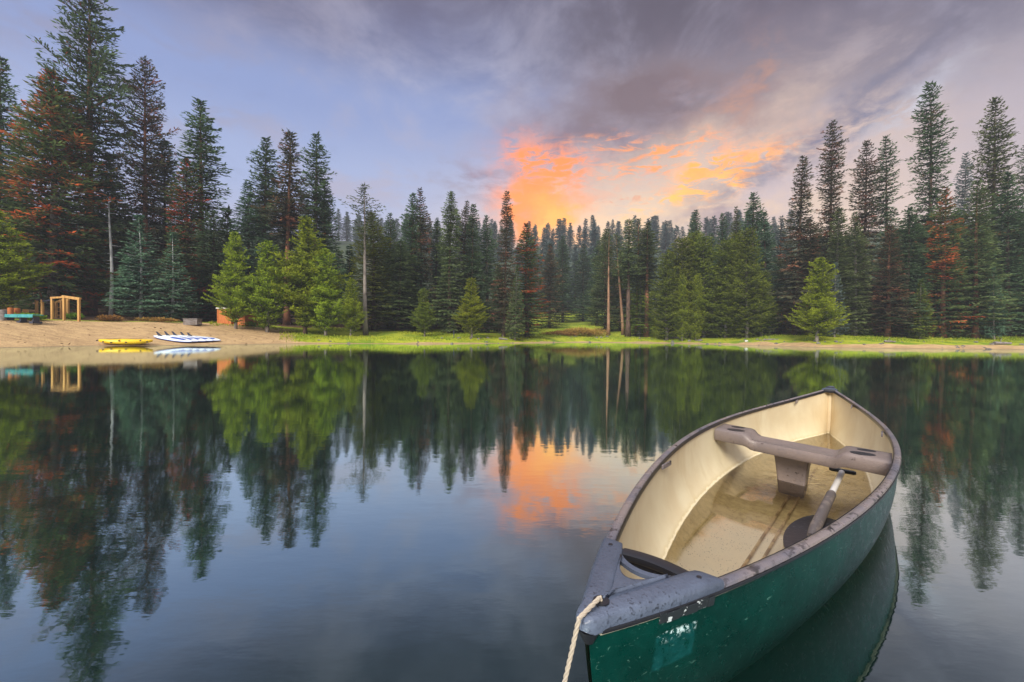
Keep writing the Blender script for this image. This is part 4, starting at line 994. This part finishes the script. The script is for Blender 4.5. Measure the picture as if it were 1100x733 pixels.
for k in range(5):
    a = ground_at(*tails[k]); b_ = ground_at(*noses[k]); a = Vector((at(tails[k][0], a.y), a.y, a.z)); c0 = (a+b_)/2; d = b_-a; L = d.length
    if proto is None:
        proto = empty('paddle_board'); L0 = L
        boat_loft(L, .74, .10, -.02, pw=2.6).build('board', M['white'], proto, True)
        MB().loft([[(q*L/2*1.002, s_*(.74/2+.004)*max(.03, (1-abs(q)**2.6)**.75), z_) for s_ in (1,) for z_ in (.03-.02*abs(q)**3, .062-.02*abs(q)**3)]+[(q*L/2*1.002, -(.374)*max(.03, (1-abs(q)**2.6)**.75), z_) for z_ in (.062-.02*abs(q)**3, .03-.02*abs(q)**3)] for q in [-1+2*i/26 for i in range(27)]]).build('blue_edge', M['blue'], proto, True)
        MB().loft([[(-L/2+.30, -.012, .09), (-L/2+.58, -.012, .09), (-L/2+.58, .012, .09), (-L/2+.30, .012, .09)], [(-L/2+.16, -.006, .34), (-L/2+.28, -.006, .34), (-L/2+.28, .006, .34), (-L/2+.16, .006, .34)]]).build('fin', M['dark'], proto)
        MB().box((.35, 0, .101), (.9, .22, .006)).build('blue_panel', M['blue'], proto)
        o = proto
    else:
        o = proto.copy(); COL.objects.link(o)
        for ch in list(proto.children): c_ = ch.copy(); COL.objects.link(c_); c_.parent = o
    o.location = (c0.x, c0.y, on(c0.x, c0.y)+.10); o.rotation_euler = (0, 0, math.atan2(d.y, d.x)); o.scale = (L/L0, 1, 1)
    o.rotation_euler[1] = -math.atan2(b_.z-a.z, math.hypot(d.x, d.y)); o.rotation_euler[0] = R(15)
    tag(o, LBL[k], 'paddle board', 'paddle boards on the beach')

# shed and crate
B = ground_at(241, 348); s1 = 17/FPX*B.y; hs = 16.2/FPX*B.y
sh = tag(empty('shed', B, R(-8)), 'small orange-brown wooden shed with pale roof edge behind the light green pines', 'shed')
MB().box((0, .9, hs/2-.1), (s1, 1.8, hs+.2)).build('wall', M['orange'], sh, bevel=.01)
MB().box((.02, .9, hs+.035), (s1+.14, 2.0, .10)).build('roof', M['tin'], sh, bevel=.01)
lw = MB().box((s1*.5+.48, 1.1, hs*.36-.05), (.95, 1.5, hs*.72+.1)).build('lean_to', M['orange'], sh, bevel=.01)
MB().box((s1*.5+.48, 1.08, hs*.75), (1.0, 1.62, .06)).build('lean_to_roof', M['tin'], sh)
for k in (-1, 1): MB().box((k*s1*.47, -.012, hs/2), (.08, .03, hs-.04)).build('corner_board', M['orange'], sh)
MB().box((.1, -.012, hs*.45), (.62, .03, hs*.84)).build('door', M['orange'], sh, bevel=.006)
B = ground_at(207, 349.5); o = tag(empty('crate', B, R(5)), 'weathered grey plank crate on the grass left of the orange shed', 'crate')
for k in range(3): MB().box((0, 0, .07+.15*k), (14/FPX*B.y, .6, .135)).build('plank', M['greyw'], o, bevel=.01)
MB().box((0, 0, .47), (14/FPX*B.y+.06, .66, .04)).build('lid', M['greyw'], o, bevel=.01)
p = ground_at(487.5, 363.4); o = MB().tube([(0, 0, -.2), (0, 0, .70), (.01, 0, .72)], [.035, .032, .02], 8).build('metal_post', M['dark'], None, True); o.location = p
tag(o, 'thin dark post standing alone on the grassy shore left of centre', 'post')

# stones, driftwood, stumps
def rock(seed, r, fl=.55):
    g = random.Random(seed); bm = bmesh.new(); bmesh.ops.create_icosphere(bm, subdivisions=2, radius=r)
    o_ = [g.uniform(0, 9) for _ in range(3)]
    for v in bm.verts:
        n = v.co.normalized(); f = 1+.22*math.sin(n.x*3+o_[0])+.18*math.sin(n.y*4+o_[1])+.14*math.sin(n.z*5+n.x*4+o_[2]); v.co = Vector((n.x*r*f*1.3, n.y*r*f, n.z*r*f*fl))
    me = bpy.data.meshes.new('rock'); bm.to_mesh(me); bm.free(); me.materials.append(M['stone']); return me
RM = [rock(i, .2) for i in range(5)]
g = random.Random(3); RL = 'small dark stone lying along the far shore'
spots = [(493, 363.5), (505, 364), (514, 364.5), (549, 364), (613, 363), (618, 362), (640, 362.5), (646, 363), (652, 362), (681, 361.5), (687, 364), (693, 361), (714, 366), (722, 364), (731, 365.5), (741, 366.5), (752, 366)]
spots += [(g.uniform(560, 1100), 0) for _ in range(52)]+[(g.uniform(300, 560), 0) for _ in range(14)]
for x, y in spots:
    if y: p = ground_at(x, y)
    else:
        k = g.uniform(.2, 3.4); ds = np.linspace(20, 60, 400); s_ = sdist(at(x, ds), ds); i_ = int(np.argmax(s_ > k)); p = Vector((at(x, ds[i_]), ds[i_], 0)); p.z = on(p.x, p.y)
    o = bpy.data.objects.new('stone', RM[g.randrange(5)]); COL.objects.link(o); sc = g.uniform(.3, .85) if y == 0 else g.uniform(.7, 1.3); o.scale = (sc, sc, sc*g.uniform(.7, 1.1)); o.location = (p.x, p.y, p.z+.01); o.rotation_euler = (0, 0, g.uniform(0, 6))
    tag(o, RL, 'stone', 'stones along the far shore')
o = bpy.data.objects.new('stone', rock(40, .10, .8)); o.data.materials.clear(); o.data.materials.append(M['stonew']); COL.objects.link(o); o.location = ground_at(802, 367.5)+Vector((0, 0, .08)); tag(o, 'single white stone on the bank below the olive clump', 'stone')
def log(x0, y0, x1, y1, r, label, mt='greyw', nm='driftwood_log'):
    a = ground_at(x0, y0); b_ = ground_at(x1, y1); b_ = Vector((at(x1, (a.y+b_.y)/2), (a.y+b_.y)/2, 0)); b_.z = on(b_.x, b_.y); d = b_-a
    pts = [a+d*(k/6)-a+Vector((0, 0, r*.7+.02*math.sin(k*2.1))) for k in range(7)]
    m_ = MB().tube(pts, [r*(1-.07*k) for k in range(7)], 9); m_.tube([pts[2], pts[2]+Vector((.1, -.05, r+.3))], [r*.3, .01], 5)
    o = m_.build(nm, M[mt], None, True); o.location = a; tag(o, label, 'log', 'logs along the far shore')
log(1068, 370.5, 1086, 370.5, .15, 'pale driftwood log on the shore near the right edge'); log(950, 368, 962, 368.5, .10, 'thin driftwood log on the bank of the right shore')
log(720, 364, 738, 364.5, .12, 'fallen grey log at the foot of the olive clump'); log(536, 365, 545, 365, .12, 'short dark log at the water edge in the centre'); log(820, 366, 836, 366, .09, 'thin fallen branch on the bank right of the olive clump')

def bush(x, y, wpx, hpx, leafm, label, seed, n=900, card=.16, cat='bush', nm='bush'):
    p = ground_at(x, y); g = np.random.default_rng(seed); rx = wpx/FPX*p.y; h_ = hpx/FPX*p.y
    cl = max(5, int(rx*6)); cx_ = g.uniform(-.75, .75, cl)*rx; cy_ = g.uniform(-.5, .5, cl)*rx*.7; cz_ = g.uniform(.25, .75, cl)*h_*(1-.5*np.abs(cx_/rx)**2)
    k = g.integers(0, cl, n); v = norm(g.normal(0, 1, (n, 3)))*(g.random((n, 1))**.4)*np.array([min(rx, .5+rx*.2), .45+rx*.15, h_*.36])
    o = np.c_[cx_[k], cy_[k], cz_[k]]+v; o[:, 2] = np.abs(o[:, 2]); d = norm(v+g.normal(0, .3, v.shape)+np.array([0, 0, .5])); nn = norm(np.cross(d, norm(g.normal(0, 1, d.shape))))
    V, Fq, tt, de = diamonds(o, d, nn, np.full(n, card)*g.uniform(.6, 1.3, n), np.full(n, card*.28), np.clip(.5+.4*v[:, 2]/h_*2+g.normal(0, .2, n), 0, 1), g.random(n))
    me = mesh_np('bush', V, Fq, False, {'tint': tt, 'dead': de}); o_ = link(nm, me, None, [M[leafm]]); o_.location = p; tag(o_, label, cat)
bush(1091, 360, 15, 11, 'leaf', 'bright green leafy bush near the right edge of the shore', 1, 1800)
bush(930, 360, 8, 5, 'leaf', 'small green bush on the grass under the twin-topped firs', 2, 600)
bush(628, 361.5, 27, 9, 'willow', 'low yellow-brown willow bush on the meadow', 3, 2600, .2); bush(600, 361, 20, 5, 'willow', 'lower tawny brush left of the willow bush', 4, 1200, .18)
bush(34, 344, 9, 6, 'leaf', 'green undergrowth bush behind the short posts on the beach', 5, 900); bush(79, 343, 5, 5, 'leaf', 'green bush behind the timber play frame', 6, 700)
bush(545, 358, 10, 4, 'leaf', 'low green shrub at the foot of the central forest', 7, 500); bush(772, 357, 8, 5, 'leaf', 'small green shrub by the right end of the olive clump', 8, 500)
bush(115, 345.5, 9, 6, 'willow', 'orange-brown dry brush at the foot of the white dead trunk', 9, 700); bush(168, 346, 16, 4, 'willow', 'low rusty brush under the young blue-green firs', 10, 900)
bush(270, 351, 9, 5, 'leaf', 'low green shrub beneath the round light pine by the shed', 11, 500); bush(1030, 360, 14, 4, 'leaf', 'low green shrub under the second highest fir', 12, 500)
# litter on the sand
g = np.random.default_rng(21); n = 1500; lp = g.uniform(-20, 300, n); ld = g.uniform(19, 38, n); X = at(lp, ld); sN = sdist(X, ld); kk = (sN > .15) & (sN < 11); X, Y = X[kk], ld[kk]; n = len(X)
o_ = np.c_[X, Y, height(X, Y)+.012]; d = norm(np.c_[g.normal(0, 1, (n, 2)), g.normal(0, .12, n)]); nn = norm(np.cross(d, norm(np.c_[g.normal(0, .4, (n, 2)), np.ones(n)])))
V, Fq, tt, de = diamonds(o_, d, nn, g.uniform(.05, .22, n), g.uniform(.012, .05, n), g.random(n), g.random(n))
M['litter'] = foliage('litter', (.10, .06, .035), (.30, .20, .11)); tag(link('debris', mesh_np('debris', V, Fq, False, {'tint': tt, 'dead': de}), None, [M['litter']]), kind='stuff')
# grass standing on the banks and meadow
g = np.random.default_rng(9); n = 60000
gxp = g.uniform(225, 1130, n*2); gd = g.uniform(26, 72, n*2); X = at(gxp, gd); sN = sdist(X, gd)/KF
meadow = (gxp > 550) & (gxp < 705)
keep = (sN > 1.0+g.random(n*2)*1.5) & (sN < np.where(meadow, 60, 15)) & ((gxp > 300) | (sN > 9)) & (g.random(n*2) < np.where(sN < 16, 1, .5)) & (vnoise(X, gd, 2.5) > -.12)
keep &= (gxp < 780) | (sN > 3+2*g.random(n*2))
X = X[keep]; Y = gd[keep]; Z = height(X, Y); n = len(X)
o_ = np.c_[X, Y, Z-.02]; d = norm(np.c_[g.normal(0, .35, n), g.normal(0, .35, n), np.ones(n)]); a_ = g.uniform(0, 6.28, n); nn = np.c_[np.cos(a_), np.sin(a_), 0*a_]
V, Fq, tt, de = diamonds(o_, d, nn, g.uniform(.07, .20, n)*(1+.5*(g.random(n) < .08)), np.full(n, .035), np.clip(.5+vnoise(X, Y, 3)+g.normal(0, .25, n), 0, 1), g.random(n))
M['grass'] = foliage('grass_blades', (.12, .19, .016), (.42, .43, .045))
tag(link('grass', mesh_np('grass', V, Fq, False, {'tint': tt, 'dead': de}), None, [M['grass']]), kind='stuff')
print('grass', n)
HAZE = 0.0009
# ------------------------------------------------------------------ air
hz = MB().box((0, 105, 36), (652, 440, 80)); hm = bpy.data.materials.new('haze'); hm.use_nodes = True; t = NT(hm.node_tree); t.n.clear()
pv = t.new('ShaderNodeVolumePrincipled'); pv.inputs['Color'].default_value = (.80, .86, 1.0, 1); pv.inputs['Density'].default_value = HAZE; pv.inputs['Anisotropy'].default_value = 0.0
o = t.new('ShaderNodeOutputMaterial'); t.l.new(pv.outputs[0], o.inputs['Volume'])
if HAZE: tag(hz.build('haze', hm), kind='stuff')
